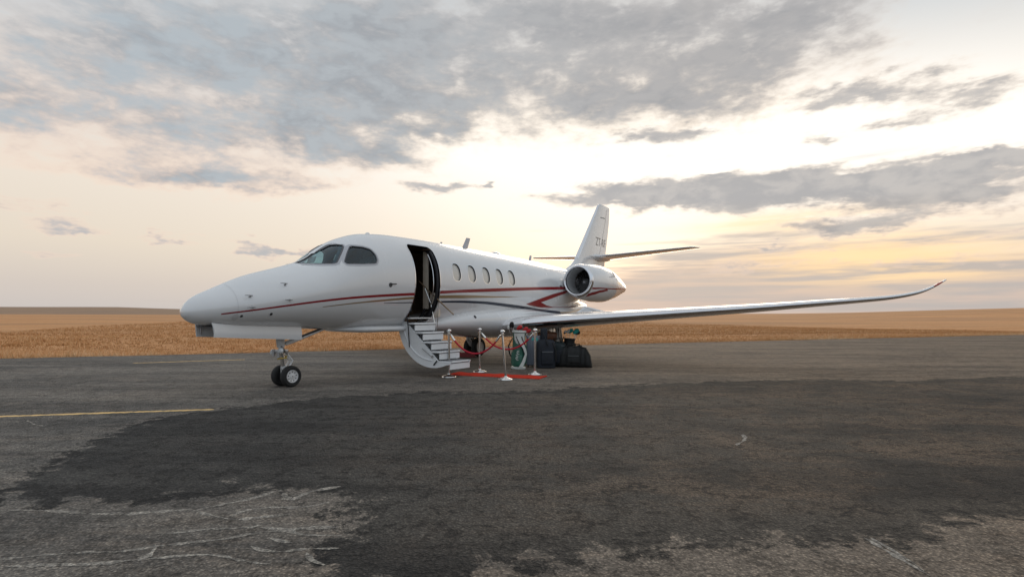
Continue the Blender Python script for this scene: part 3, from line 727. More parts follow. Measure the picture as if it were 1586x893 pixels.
band('red_chevron', [(9.677, 1.794), (10.579, 2.008), (11.307, 2.158), (12.473, 2.334)], [(9.74, 1.788), (10.555, 1.866), (11.567, 2.079), (12.479, 2.254)], .005, 'red_stripe', fus)
band('red_chevron', [(9.68, 1.79), (10.555, 1.864), (10.958, 1.774), (11.529, 1.722), (12.5, 1.735), (13.9, 1.835)], [(9.975, 1.749), (10.666, 1.696), (10.958, 1.70), (11.529, 1.70), (12.5, 1.72), (13.9, 1.825)], .0055, 'red_stripe', fus)
band('gold_stripe', [(11.628, 1.552), (12.3, 1.56), (12.566, 1.58), (14.1, 1.745)], [(11.628, 1.51), (12.3, 1.52), (12.566, 1.545), (14.1, 1.725)], .004, 'gold_stripe', fus)

# panel joints
def joint(x, z0, z1, w=.006, m='seam'):
    n = 40; band('panel_joint', [(x, z0 + (z1 - z0) * k / n) for k in range(n + 1)], [(x + w, z0 + (z1 - z0) * k / n) for k in range(n + 1)], .002, m, fus, across=1)
joint(.72, fbot(.72) + .01, ftop(.72) - .01)
joint(9.95, 1.85, 3.3, .006); joint(11.2, 1.95, 3.28, .006)
# doorway surround
def ringband(name, poly, grow, off, m, parent):
    cx = sum(p[0] for p in poly) / len(poly); cz = sum(p[1] for p in poly) / len(poly)
    pd = dens(poly, .03); n = len(pd)
    out = []
    for i, (x, z) in enumerate(pd):
        x0, z0 = pd[i - 1]; x1, z1 = pd[(i + 1) % n]; tx, tz = x1 - x0, z1 - z0; L = math.hypot(tx, tz) or 1; nx, nz = tz / L, -tx / L
        if nx * (x - cx) + nz * (z - cz) < 0: nx, nz = -nx, -nz
        out.append((x + nx * grow, z + nz * grow))
    v = [P3(x, z, off) for x, z in pd] + [P3(x, z, off) for x, z in out]
    f = [(k, (k + 1) % n, n + (k + 1) % n, n + k) for k in range(n)]
    return MB().add(v, f).build(name, m, parent, jet=True, fix=False)
ringband('door_surround', rrect(DX0, DX1, DZ0, DZ1, .13), .022, .003, 'polished', fus)

# cockpit glazing
for s in (1, -1):
    def flipside(o):
        if s < 0:
            for q in o.data.vertices: q.co.y = -q.co.y
        return o
    for nm_, w, go in (('windshield', W1, .0045), ('side_window', W2, .0055)):
        pl = dens(soften(w, 1), .05)
        fr_ = flipside(ringband(nm_ + '_frame', pl, .050, go, 'paint_grey', fus))
        flipside(ringband('window_seal', pl, .014, go + .003, 'window_rim', fr_))
        v_, f_ = patch(pl, -.012, 8); flipside(MB().add(v_, f_).build(nm_ + '_pane', 'cockpit_glass', fr_, jet=True, fix=False))
# cabin windows, set back in their recesses
for wx in WINX:
    pl = oval(wx, WINZ, .162, .222); v_, f_ = patch(pl, -.036, 6)
    wo_ = MB().add(v_, f_).build('cabin_window', 'window_glass', fus, jet=True, fix=False)
    ringband('window_frame', oval(wx, WINZ, .165, .225), .016, .003, 'polished', wo_)
# probes, vents and drains on the skin
def on_skin(x, z, off=0): return Vector(P3(x, z, off))
def probe(name, x, z, L=.12, r=.018):
    p = on_skin(x, z); n = (on_skin(x, z + .02) - on_skin(x, z - .02)).cross(Vector((1, 0, 0))).normalized()
    if n.y < 0: n = -n
    b = MB(); b.tube([p - n * .01, p + n * .05], [r * 1.1, r * .8], 8); b.tube([p + n * .05 + Vector((.03, 0, 0)), p + n * .055 + Vector((-L * .6, 0, 0)), p + n * .055 + Vector((-L, 0, 0))], [r * .55, r * .5, r * .25], 8)
    b.build(name, 'dull_metal', fus, jet=True)
for x, z in ((.918, 1.775), (.939, 1.594), (1.559, 2.011), (1.574, 1.735)): probe('pitot_probe', x, z)
def disc(name, x, z, r, m, h_=.006, n=18):
    pl = oval(x, z, r, r, n, 2.0); v_, f_ = patch(pl, h_, 3); return MB().add(v_, f_).build(name, m, fus, jet=True, fix=False)
disc('static_port', .709, 1.415, .05, 'seam'); disc('static_port', 1.291, 1.467, .025, 'dark_seam')
disc('static_port', .80, 1.43, .022, 'dark_seam')
dl = disc('door_latch', 3.919, 2.116, .05, 'dark_seam'); b = MB(); b.tube([on_skin(3.93, 2.14, .012), on_skin(4.08, 2.145, .014)], .012, 8); b.build('latch_lever', 'dark_seam', fus, jet=True)
disc('fuel_panel', 6.98, 1.40, .04, 'dark_seam', .006)
for k in range(4):
    x = 11.80 + .11 * k
    if k != 2: band('maker_mark', [(x, 2.47), (x + .075, 2.475)], [(x, 2.41), (x + .075, 2.415)], .004, 'dark_seam', fus, across=1)
# roof aerials
def blade(name, x0, x1, zt, lean, w=.02, base=None):
    z0 = ftop((x0 + x1) / 2) - .02; b = MB(); rings = []
    for t in (0, .5, 1):
        a = x0 + lean * t + .25 * (x1 - x0) * t; e = x1 + lean * t; ww = w * (1 - .6 * t)
        rings.append([(a, 0, z0 + (zt - z0) * t), ((a * .6 + e * .4), ww, z0 + (zt - z0) * t), (e, 0, z0 + (zt - z0) * t), ((a * .6 + e * .4), -ww, z0 + (zt - z0) * t)])
    b.loft(rings); return b.build(name, 'paint_grey', fus, jet=True, smooth=False)
blade('blade_aerial', 7.72, 7.98, 3.72, .16, .03); blade('blade_aerial', 11.40, 11.58, 3.53, .06, .025); blade('blade_aerial', 6.74, 6.84, 3.47, .04, .015)
def dome(name, x, L, w, hgt):
    b = MB(); rings = []
    for t in np.linspace(0, 1, 7):
        s = math.cos(t * math.pi / 2); z = ftop(x) - .03 + hgt * math.sin(t * math.pi / 2)
        rings.append([(x + L * max(s, .05) * math.cos(a), w * max(s, .05) * math.sin(a), z) for a in np.linspace(0, 2 * math.pi, 17)[:-1]])
    b.loft(rings); b.build(name, 'paint', fus, jet=True)
dome('satcom_dome', 9.42, .26, .14, .12); dome('beacon_light', 4.2, .09, .05, .07); dome('aerial_puck', 5.32, .10, .06, .05); dome('aerial_puck', 7.35, .12, .05, .04)

# belly fairing
fr = MB(); rr = []
for x in list(5.2 + np.array([0, .02, .06, .14, .28, .5])) + list(np.linspace(6, 14.4, 44)) + [14.7, 14.95, 15.1, 15.2, 15.26, 15.295]:
    zt, zb, w = gt(x), gb(x), gw(x); zc = (zt + zb) / 2; o = []
    for k in range(72):
        a = 2 * math.pi * k / 72; c, s_ = math.cos(a), math.sin(a)
        o.append((x, w * math.copysign(abs(c) ** (2 / 2.4), c), zc + (zt - zb) / 2 * math.copysign(abs(s_) ** (2 / 2.4), s_)))
    rr.append(o)
fr.loft(rr); fairing = fr.build('belly_fairing', 'paint', jet, jet=True, angle=60)
# forward keel fairing seen as a pale lozenge below the door
kb = MB(); rr = []
for t in np.linspace(0, 1, 22):
    x = 3.0 + 4.2 * t; s = min(1, (t / .16) ** .6, ((1 - t) / .16) ** .6) + .01
    rr.append([(x, .66 * s * math.copysign(abs(math.cos(a)) ** .45, math.cos(a)), 1.135 + .085 * s * math.copysign(abs(math.sin(a)) ** .7, math.sin(a))) for a in np.linspace(0, 2 * math.pi, 41)[:-1]])
kb.loft(rr).build('keel_fairing', 'paint', jet, jet=True)

# ---- lifting surfaces
def foil(t, n=15, camber=.012):
    u = [.5 * (1 - math.cos(math.pi * k / n)) for k in range(n + 1)]
    yt = lambda x: 5 * t * (.2969 * math.sqrt(x) - .126 * x - .3516 * x * x + .2843 * x ** 3 - .1015 * x ** 4)
    ca = lambda x: camber * 4 * x * (1 - x)
    return [(x, ca(x) + yt(x)) for x in reversed(u)] + [(x, ca(x) - yt(x)) for x in u[1:-1]]
LEZ = [(0, 1.04), (1.2, 1.16), (2.46, 1.275), (4.15, 1.395), (5.73, 1.505), (7.43, 1.625), (9.0, 1.755), (9.81, 1.822), (10.33, 1.876), (10.86, 1.985), (11.2, 2.14), (11.42, 2.29)]
lez = pchip(LEZ)
lex = pchip([(0, 7.7), (1.2, 8.1), (9.6, 10.87), (10.6, 11.25), (11.0, 11.45), (11.42, 11.78)])
chd = pchip([(0, 4.0), (1.2, 3.65), (5, 2.5), (9.6, 1.30), (10.6, 1.05), (11.0, .85), (11.42, .40)])
thk = pchip([(0, .135), (4, .125), (9, .11), (11.42, .09)])
WY = list(np.linspace(.5, 9.4, 30)) + list(np.linspace(9.6, 11.42, 24))
def wing_ring(y, s, pts=None, off=0.0):
    d = .02; slope = (lez(min(y + d, 11.42)) - lez(y - d)) / (2 * d) if y < 11.3 else (lez(11.42) - lez(11.2)) / .22
    nn = math.hypot(1, slope); ny, nz = -slope / nn, 1 / nn; c = chd(y); o = []
    for x, z in (pts or foil(thk(y))):
        dz = z * c + (off if z >= 0 else -off)
        o.append((lex(y) + x * c - (off if x < .02 else 0), s * (y + dz * ny), lez(y) + dz * nz - .02 * x * c))
    return o
for s in (1, -1):
    b = MB(); b.loft([wing_ring(y, s) for y in WY]); wing = b.build('wing', 'paint', jet, jet=True, angle=50)
    # polished de-icing leading edge
    b = MB(); rr = []
    for y in [w for w in WY if w > 1.5]:
        fo = [q for q in foil(thk(y), 60) if q[0] < .055]; rr.append(wing_ring(y, s, fo, .0035))
    b.loft(rr, cap=False, closed=False); b.build('leading_edge', 'polished', wing, jet=True, angle=60)
    b = MB(); y = 11.30; b.tube([(lex(11.18) - .012, s * 11.18, lez(11.18) + .004), (lex(11.26) - .012, s * 11.26, lez(11.26) + .004), (lex(11.34) - .010, s * 11.34, lez(11.34) + .004)], [.012, .022, .012], 8)
    b.build('navigation_light', 'lens_red' if s > 0 else 'lens_clear', wing, jet=True)
    # raised inboard spoiler
    b = MB(); A_ = [(11.25, s * 1.75, 1.40), (11.2, s * 2.75, 1.46), (11.95, s * 2.75, 1.55), (11.85, s * 1.95, 1.75)]
    b.add(A_ + [(x + .02, y, z - .02) for x, y, z in A_], [(0, 1, 2, 3), (7, 6, 5, 4), (0, 4, 5, 1), (1, 5, 6, 2), (2, 6, 7, 3), (3, 7, 4, 0)]).build('spoiler_panel', 'paint', wing, jet=True, smooth=False)
# vertical fin
def vring(z, x0, x1, t):
    c = x1 - x0; return [(x0 + x * c, yy * c, z) for x, yy in foil(t, 15, 0)]
fl = lambda z: float(np.interp(z, [2.9, 3.45, 3.6, 6.22, 6.30], [13.5, 14.62, 14.88, 17.13, 17.28]))
ft = pchip([(2.9, 17.75), (3.6, 17.86), (6.22, 18.42), (6.30, 18.40)])
b = MB(); b.loft([vring(z, fl(z), ft(z), .095) for z in list(np.linspace(2.9, 6.2, 24)) + [6.25, 6.285, 6.30]]); fin = b.build('fin', 'paint', jet, jet=True, angle=50)
b = MB(); rr = []
for z in np.linspace(3.75, 6.22, 14):
    c = ft(z) - fl(z); rr.append([(fl(z) + x * c - .003, yy * c + (.003 if yy > 0 else -.003), z) for x, yy in foil(.095, 60, 0) if x < .06])
b.loft(rr, cap=False, closed=False).build('fin_leading_edge', 'polished', fin, jet=True, angle=60)
def fin_y(x, z):
    c = ft(z) - fl(z); u = min(max((x - fl(z)) / c, .001), 1); t = .095
    return c * 5 * t * (.2969 * math.sqrt(u) - .126 * u - .3516 * u * u + .2843 * u ** 3 - .1015 * u ** 4)
for s in (1, -1):
    def fq(x, z, o=.003): return (x, s * (fin_y(x, z) + o), z)
    v = []; n_ = 24
    for k in range(n_ + 1):
        z = 3.6 + 2.55 * k / n_; x = fl(z) + .70 * (ft(z) - fl(z)); v += [fq(x, z), fq(x + .016, z)]
    MB().add(v, [(2 * k, 2 * k + 1, 2 * k + 3, 2 * k + 2) for k in range(n_)]).build('rudder_joint', 'dark_seam', fin, jet=True, fix=False)
    v = [fq(17.28, 5.69), fq(17.80, 5.72), fq(17.80, 5.76), fq(17.28, 5.725)]
    MB().add(v, [(0, 1, 2, 3)]).build('rudder_gap', 'dark_seam', fin, jet=True, fix=False)
    # registration letters
    cu = bpy.data.curves.new('registration', 'FONT'); cu.body = 'ZT-RF'; cu.size = .46; cu.extrude = .001
    to = bpy.data.objects.new('registration_tmp', cu); C.objects.link(to); dg = bpy.context.evaluated_depsgraph_get(); dg.update()
    tm = bpy.data.meshes.new_from_object(to.evaluated_get(dg)); bpy.data.objects.remove(to)
    wd = max(q.co.x for q in tm.vertices)
    for q in tm.vertices:
        xx = 16.72 + (q.co.x if s > 0 else wd - q.co.x); zz = 4.45 + q.co.y * 1.1 + .0 * q.co.x
        x3, y3, z3 = fq(xx, zz, .004 + q.co.z); q.co = (x3, -y3, z3)
    tm.materials.clear(); tm.materials.append(M['fin_letters']); tm.name = 'registration_letters'
    to = bpy.data.objects.new('registration_letters', tm); C.objects.link(to); to.parent = fin

# tailplane
for s in (1, -1):
    b = MB(); rr = []
    for t in np.linspace(0, 1, 22):
        y = .05 + 3.93 * t; x0 = 16.45 + 1.55 * t; c = 1.75 - .95 * t; z0 = 3.93 + .33 * t
        if t > .93: q = (t - .93) / .07; x0 += .35 * q * q; c -= .38 * q * q
        rr.append([(x0 + x * c, s * y, z0 + z * c) for x, z in foil(.095, 12, 0)])
    b.loft(rr); ht = b.build('tailplane', 'paint', jet, jet=True, angle=50)
    b = MB(); rr = []
    for t in np.linspace(.06, .93, 14):
        y = .05 + 3.93 * t; x0 = 16.45 + 1.55 * t; c = 1.75 - .95 * t; z0 = 3.93 + .33 * t
        rr.append([(x0 + x * c - .003, s * y, z0 + z * c + (.003 if z > 0 else -.003)) for x, z in foil(.095, 60, 0) if x < .05])
    b.loft(rr, cap=False, closed=False).build('leading_edge', 'polished', ht, jet=True, angle=60)
    b = MB(); rr = []
    for t in np.linspace(0, 1, 12):            # root bulb
        q = math.sin(math.pi * min(.98, max(.02, t))) ** .6
        rr.append([(16.2 + 2.0 * t, s * .12 + .10 * q * math.cos(a), 3.93 + .15 * q * math.sin(a)) for a in np.linspace(0, 2 * math.pi, 17)[:-1]])
    b.loft(rr).build('tailplane_root_fairing', 'paint', jet, jet=True)
    b = MB(); b.tube([(18.45, s * 2.9, 4.18), (18.5, s * 2.9, 4.24)], .02, 6).build('static_wick', 'dark_seam', ht, jet=True)

# engines
NO = pchip([(12.0, .505), (12.03, .535), (12.15, .575), (12.5, .63), (13.2, .67), (13.8, .655), (14.6, .52), (15.4, .33), (15.9, .20)])
def ncen(x): t = (x - 12) / 3.9; return 1.585 + .015 * t, 2.625 - .10 * t
def nring(x, r, s, n=56):
    y, z = ncen(x); return [(x, s * (y + r * math.cos(2 * math.pi * k / n)), z + r * math.sin(2 * math.pi * k / n)) for k in range(n)]
for s in (1, -1):
    b = MB(); b.loft([nring(x, NO(x), s) for x in list(np.linspace(12.12, 13, 12)) + list(np.linspace(13.1, 15.9, 30))] + [nring(15.88, .17, s), nring(15.4, .16, s)], cap=False)
    nac = b.build('engine_nacelle', 'paint', jet, jet=True)
    lip = [(12.125, NO(12.12) + .001), (12.06, .548), (12.02, .525), (12.0, .50), (12.005, .475), (12.03, .455), (12.09, .44)]
    b = MB(); b.loft([nring(x, r, s) for x, r in lip], cap=False); b.build('inlet_lip', 'polished', nac, jet=True, angle=80, fix=False)
    b = MB(); b.loft([nring(x, r, s) for x, r in ((12.09, .44), (12.2, .43), (12.45, .435), (12.75, .445))], cap=False); b.build('inlet_duct', 'duct', nac, jet=True, fix=False)
    y0, z0 = ncen(12.7)
    b = MB(); b.loft([nring(12.9, .446, s), nring(12.92, .446, s)]).build('fan_case', 'door_seal', nac, jet=True)
    b = MB(); v = []; f = []
    for k in range(22):
        a = 2 * math.pi * k / 22; o = len(v)
        for r, tw in ((.12, .5), (.28, .8), (.435, 1.05)):
            for e in (-.5, .5):
                aa = a + e * .25 * math.cos(tw) * (.3 / r) ** .4; v.append((12.66 + e * .13 * math.sin(tw) + .05, s * (y0 + r * math.cos(aa)), z0 + r * math.sin(aa)))
        f += [(o, o + 1, o + 3, o + 2), (o + 2, o + 3, o + 5, o + 4)]
    b.add(v, f).build('fan', 'fan', nac, jet=True, fix=False)
    b = MB(); b.lathe([(12.5, .004), (12.52, .035), (12.58, .08), (12.66, .12), (12.74, .135)], (0, s * y0, z0), 'x', 24); b.build('spinner', 'dull_metal', nac, jet=True)
    # nacelle stripes: (x, angle) bands, angle up from the outboard horizontal
    def nband(l0, l1, m):
        def fine(l):
            o = []
            for (xa, aa), (xb, ab) in zip(l[:-1], l[1:]): o += [(xa + (xb - xa) * k / 8, aa + (ab - aa) * k / 8) for k in range(8)]
            return o + [l[-1]]
        l0, l1 = fine(l0), fine(l1)
        v = []; f = []
        for (xa, aa), (xb, ab) in zip(l0, l1):
            for q in (0, .25, .5, .75, 1):
                x = xa + (xb - xa) * q; a = R(aa + (ab - aa) * q); y, z = ncen(x); r = NO(x) + .005; v.append((x, s * (y + r * math.cos(a)), z + r * math.sin(a)))
        for i in range(len(l0) - 1):
            for q in range(4): a = i * 5 + q; f.append((a, a + 1, a + 6, a + 5))
        MB().add(v, f).build('red_stripe', m, nac, jet=True, fix=False)
    nband([(12.13, -24.7), (12.584, -19.6), (13.309, -16.3), (14.2, -12.6), (14.8, -10.0), (15.85, -6)], [(12.13, -30.8), (12.614, -23.5), (13.336, -19.3), (14.2, -16.6), (14.8, -14.4), (15.85, -16)], 'red_stripe')
    nband([(12.135, -52.0), (12.25, -41.0), (12.578, -29.4), (13.071, -20.8)], [(12.19, -69.5), (12.33, -53.7), (12.663, -36.7), (13.212, -24.1)], 'red_stripe')

    b = MB(); b.loft([nring(x, NO(x) + .0025, s) for x in (13.55, 13.558)], cap=False); b.build('cowl_joint', 'seam', nac, jet=True, fix=False)
    b = MB(); b.loft([nring(x, NO(x) + .0025, s) for x in (15.1, 15.115)], cap=False); b.build('nozzle_joint', 'dark_seam', nac, jet=True, fix=False)
    # pylon
    b = MB(); rr = []
    for yy in (.55, .8, 1.0, 1.2):
        x0, x1 = 12.75, 15.6; rr.append([(x0 + x * (x1 - x0), s * yy, 2.62 + z * (x1 - x0) * .9) for x, z in foil(.11, 12, 0)])
    b.loft(rr).build('engine_pylon', 'paint', jet, jet=True)

# ---- undercarriage
def wheel(x, y, z, r, w, s, name='wheel'):
    hw_ = w / 2
    prof = [(-hw_ * .55, r * .60), (-hw_ * .9, r * .66), (-hw_, r * .78), (-hw_ * .92, r * .90), (-hw_ * .6, r * .985), (-hw_ * .3, r), (hw_ * .3, r), (hw_ * .6, r * .985), (hw_ * .92, r * .90), (hw_, r * .78), (hw_ * .9, r * .66), (hw_ * .55, r * .60)]
    b = MB(); b.lathe(prof, (x, y, z), 'y', 40, cap=True); t = b.build(name, 'rubber', jet, jet=True)
    b = MB(); o = hw_ * s
    b.lathe([(o * .52, r * .615), (o * .86, r * .60), (o * .90, r * .575), (o * .70, r * .52), (o * .62, r * .30), (o * .80, r * .22), (o * .84, r * .05)], (x, y, z), 'y', 32, cap=False)
    b.build('rim', 'gear_white', t, jet=True, fix=False)
    if name == 'nose_wheel' and s > 0:
        for k in range(9):
            a = 2 * math.pi * k / 9; b = MB(); b.lathe([(o * .70, r * .055), (o * .73, r * .055)], (x + r * .42 * math.sin(a), y, z + r * .42 * math.cos(a)), 'y', 10)
            b.build('rim_hole', 'door_seal', t, jet=True)
    return t
NGX = 2.02
for s, y in ((1, .155), (-1, -.155)): wheel(NGX + .03, y, .215, .215, .145, s, 'nose_wheel')
b = MB(); b.tube([(1.90, 0, 1.25), (1.92, 0, .93), (1.93, 0, .80)], [.085, .085, .075], 14); b.build('nose_gear_cylinder', 'gear_white', jet, jet=True)
b = MB(); b.tube([(1.93, 0, .80), (1.98, 0, .46), (2.0, 0, .30)], .048, 12); b.build('nose_gear_piston', 'chrome', jet, jet=True)
b = MB(); b.tube([(2.05, -.16, .215), (2.05, .16, .215)], .035, 10); b.box((2.01, 0, .30), (.12, .11, .22), .02); b.tube([(1.99, 0, .42), (2.03, 0, .22)], [.06, .05], 10); b.build('nose_gear_axle', 'gear_white', jet, jet=True)
b = MB(); b.box((1.93, 0, .72), (.22, .20, .07), .015); b.tube([(1.82, .08, .72), (1.82, .08, .60)], .03, 8); b.tube([(1.82, -.08, .76), (1.82, -.08, .62)], .03, 8); b.tube([(1.86, .12, .83), (2.0, .12, .66)], .018, 8); b.build('steering_collar', 'dull_metal', jet, jet=True)
for y in (.05, -.05): b = MB(); b.tube([(2.02, y, .68), (2.16, y, .52), (2.05, y, .36)], .022, 8); b.build('torque_link', 'gear_white', jet, jet=True)
for z, y in ((.74, .13), (.70, -.12)):
    b = MB(); b.lathe([(-.07, .035), (-.05, .055), (0, .06), (.01, .02)], (1.86, y, z), 'x', 18); l = b.build('taxi_light', 'lens_clear', jet, jet=True)
for q_ in ([(2.05, .02, .58), (1.85, .06, .58)], [(2.1, -.03, .62), (1.9, -.07, .56)]): b = MB(); b.tube(q_, .015, 6); b.build('hydraulic_line', 'brass_yellow', jet, jet=True)
b = MB(); b.tube([(2.0, .06, .86), (2.12, .06, .90), (2.95, .06, 1.16)], [.03, .04, .028], 10); b.build('drag_brace', 'gear_white', jet, jet=True)
b = MB(); b.tube([(2.30, .09, .99), (2.95, .09, 1.19)], .016, 8); b.build('retraction_strut', 'dark_seam', jet, jet=True)
b = MB(); b.tube([(2.0, -.06, .86), (2.95, -.06, 1.15)], .03, 8); b.build('drag_brace', 'gear_white', jet, jet=True)
for s in (1, -1):
    y = .28 * s; x0, x1 = (.405, 2.19)
    rr = []
    for t in np.linspace(0, 1, 20):
        x = x0 + (x1 - x0) * t; zt = fbot(x) + .05; zb = 1.055 - .105 * t
        x_ = x + (.03 * (1 - t) ** 8 if True else 0)
        rr.append([(x, y - .012, zt), (x, y + .012, zt), (x_, y + .012 + .03 * s, (zt + zb) / 2), (x_, y + .012 + .02 * s, zb), (x_, y - .012 + .02 * s, zb), (x_, y - .012 + .03 * s, (zt + zb) / 2)])
    b = MB(); b.loft(rr); d = b.build('nose_gear_door', 'paint', jet, jet=True, angle=30)
    for t in (.05, .33, .62, .92):
        b = MB(); x = x0 + (x1 - x0) * t; b.tube([(x, y - .03 * s, fbot(x) + .02), (x, y - .01 * s, 1.10 - .06 * t)], .016, 6)
        b.build('door_hinge', 'dull_metal', d, jet=True)
b = MB(); b.box((1.3, 0, 1.235), (1.75, .5, .03)); b.build('wheel_bay', 'dark_seam', jet, jet=True, smooth=False)
for s in (1, -1):
    for dy in (-.17, .17): wheel(10.65, s * 1.76 + dy, .33, .33, .20, 1 if dy > 0 else -1, 'main_wheel')
    b = MB(); b.tube([(10.35, s * 1.76, 1.25), (10.3, s * 1.76, .72)], [.09, .075], 12); b.tube([(10.3, s * 1.76, .60), (10.3, s * 1.76, .74)], .08, 10); b.build('main_gear_leg', 'gear_white', jet, jet=True)
    b = MB(); b.tube([(10.28, s * 1.76, .62), (10.45, s * 1.76, .42), (10.65, s * 1.76, .33)], [.075, .075, .06], 12); b.tube([(10.65, s * 1.76 - .2, .33), (10.65, s * 1.76 + .2, .33)], .05, 10); b.build('trailing_link', 'gear_white', jet, jet=True)
    b = MB(); b.tube([(10.62, s * 1.76, .45), (10.45, s * 1.76, 1.1)], [.05, .05], 10); b.build('shock_strut', 'chrome', jet, jet=True)
    b = MB(); b.box((10.3, s * 1.50, .92), (.62, .03, .52), .012, rot=Matrix.Rotation(R(6 * s), 3, 'X')); b.build('main_gear_door', 'paint', jet, jet=True)
    b = MB(); b.tube([(10.2, s * 1.70, .55), (10.15, s * 1.68, .9), (10.3, s * 1.6, 1.15)], .012, 6); b.build('brake_hose', 'rubber', jet, jet=True)
    b = MB(); b.tube([(10.4, s * 1.85, .5), (10.2, s * 1.86, .8), (10.3, s * 1.8, 1.15)], .010, 6); b.build('brake_hose', 'rubber', jet, jet=True)

# ---- airstair, let down from the door sill
SX0, SX1 = 4.80, 5.52
arc = [(.36, 1.30)] + [(1.49 + 1.105 * math.cos(R(a)), 1.33 + 1.10 * math.sin(R(a))) for a in np.linspace(184, 292, 22)] + [(2.02, .33)]
top_line = [(2.06, .40), (1.66, .40), (.66, 1.28), (.48, 1.34)]
prof = arc + top_line
b = MB()
for x in (SX0, SX1 - .03):
    n = len(prof); v = [(x, y, z) for y, z in prof] + [(x + .03, y, z) for y, z in prof]
    f = [(k, (k + 1) % n, n + (k + 1) % n, n + k) for k in range(n)]
    b.add(v, f)
    # fan the sides about an inner line so that the outline stays concave-safe
    m_ = len(arc)
    for base, fl_ in ((0, 1), (n, -1)):
        q = list(range(base, base + m_)); tl = [base + m_ + 3, base + m_ + 2, base + m_ + 1, base + m_]
        J = [3] + [min(m_ - 1, 3 + int((m_ - 4) * k / 3)) for k in (1, 2, 3)]
        prev = 0
        for k in range(4):
            for i in range(prev, J[k]): b.f.append((len(b.v) - 2 * n + q[i], len(b.v) - 2 * n + q[i + 1], len(b.v) - 2 * n + tl[k]))
            if k < 3: b.f.append((len(b.v) - 2 * n + q[J[k]], len(b.v) - 2 * n + tl[k + 1], len(b.v) - 2 * n + tl[k]))
            prev = J[k]
stair = b.build('airstair', 'stair_white', jet, jet=True, angle=30)
b = MB(); v = []; f = []
for y, z in arc[1:-1]: v += [(SX0 + .03, y, z + .002), (SX1 - .03, y, z + .002)]
for y, z in arc[1:-1]:
    ry, rz = y - 1.49, z - 1.33; L = math.hypot(ry, rz); v += [(SX0 + .03, y - ry / L * .04, z - rz / L * .04), (SX1 - .03, y - ry / L * .04, z - rz / L * .04)]
n = len(arc) - 2
for k in range(n - 1):
    f += [(2 * k, 2 * k + 1, 2 * k + 3, 2 * k + 2), (2 * n + 2 * k, 2 * n + 2 * k + 1, 2 * n + 2 * k + 3, 2 * n + 2 * k + 2)]
b.add(v, f).build('door_skin', 'paint', stair, jet=True, fix=False)
# raised rib on the forward side plate
rp = [(1.49 + .93 * math.cos(R(a)), 1.33 + .93 * math.sin(R(a))) for a in np.linspace(192, 270, 20)]
b = MB(); b.tube([(SX0 - .004, y, z) for y, z in rp], .016, 8); b.build('side_rib', 'stair_white', stair, jet=True)
STEPS = [(.69, 1.265), (.95, 1.05), (1.21, .83), (1.46, .615), (1.71, .40)]
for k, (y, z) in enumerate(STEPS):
    d = .30 if k < 4 else .36
    yb = y - .06
    b = MB(); b.box(((SX0 + SX1) / 2 + .02, yb + d / 2, z - .02), (SX1 - SX0 + .05, d, .04), .010); st = b.build('step', 'stair_white', stair, jet=True)
    b = MB(); b.box(((SX0 + SX1) / 2 + .02, yb + d / 2, z + .003), (SX1 - SX0 - .06, d - .06, .006)); b.build('step_grip', 'step_grip', st, jet=True, smooth=False)
    b = MB(); b.box(((SX0 + SX1) / 2 + .02, y + d - .075, z - .115), (SX1 - SX0 - .01, .02, .145)); b.build('riser', 'stair_white', st, jet=True, smooth=False)
    b = MB(); b.box(((SX0 + SX1) / 2 + .02, y + d - .074, z - .048), (SX1 - SX0 + .02, .03, .009)); b.build('step_shadow_gap', 'door_seal', st, jet=True, smooth=False)  # dark strip stands in for the shadow gap below each tread
b = MB(); b.box(((SX0 + SX1) / 2, .60, 1.375), (SX1 - SX0 + .04, .44, .035), .008); b.build('sill_plate', 'gear_white', stair, jet=True)
b = MB(); b.tube([(5.50, .42, 2.30), (5.52, .75, 2.03), (5.55, 1.50, 1.46)], .017, 8); b.build('handrail', 'bronze', stair, jet=True)
for q_ in ([(5.53, 1.05, 1.80), (5.53, .98, 1.06)], [(5.50, .62, 2.12), (5.53, .80, 1.70), (5.53, .92, 1.20)]): b = MB(); b.tube(q_, .009, 6); b.build('rail_stanchion', 'chrome', stair, jet=True)
b = MB(); b.tube([(4.78, .70, 1.42), (4.775, .74, 1.24), (4.775, .79, .69)], .012, 6); b.tube([(4.78, .62, 1.52), (4.78, .70, 1.42)], .012, 6); b.build('support_cable', 'door_seal', stair, jet=True)
b = MB(); b.tube([(4.775, 1.20, .67), (4.775, 1.50, .49)], .012, 6); b.tube([(4.77, 1.50, .49), (4.78, 1.50, .49)], .03, 10); b.build('gas_strut', 'dull_metal', stair, jet=True)
b = MB(); b.tube([(4.785, 1.54, .30), (4.785, 1.64, .40)], .016, 6); b.build('door_latch_pin', 'door_seal', stair, jet=True)
# flight deck
for s in (1, -1):
    b = MB(); b.box((3.55, s * .42, 2.12), (.46, .44, .14), .05, 3); st_ = b.build('pilot_seat', 'seat_grey', fus, jet=True)
    b = MB(); b.box((3.80, s * .42, 2.42), (.13, .42, .58), .05, 3); b.build('seat_back', 'seat_grey', st_, jet=True)
    b = MB(); b.box((3.82, s * .42, 2.78), (.10, .24, .16), .04, 3); b.build('head_rest', 'seat_grey', st_, jet=True)
    b = MB(); b.box((2.98, s * .45, 2.68), (.02, .24, .14), .004, rot=Matrix.Rotation(R(25), 3, 'Y')); b.build('sun_visor', 'interior_cream', fus, jet=True)
b = MB(); b.box((2.72, 0, 2.30), (.34, 1.1, .34), .05, 3); b.build('instrument_panel', 'cockpit_lining', fus, jet=True)
b = MB(); b.box((3.0, 0, 1.98), (.5, .26, .34), .03, 2); b.build('centre_pedestal', 'seat_grey', fus, jet=True)
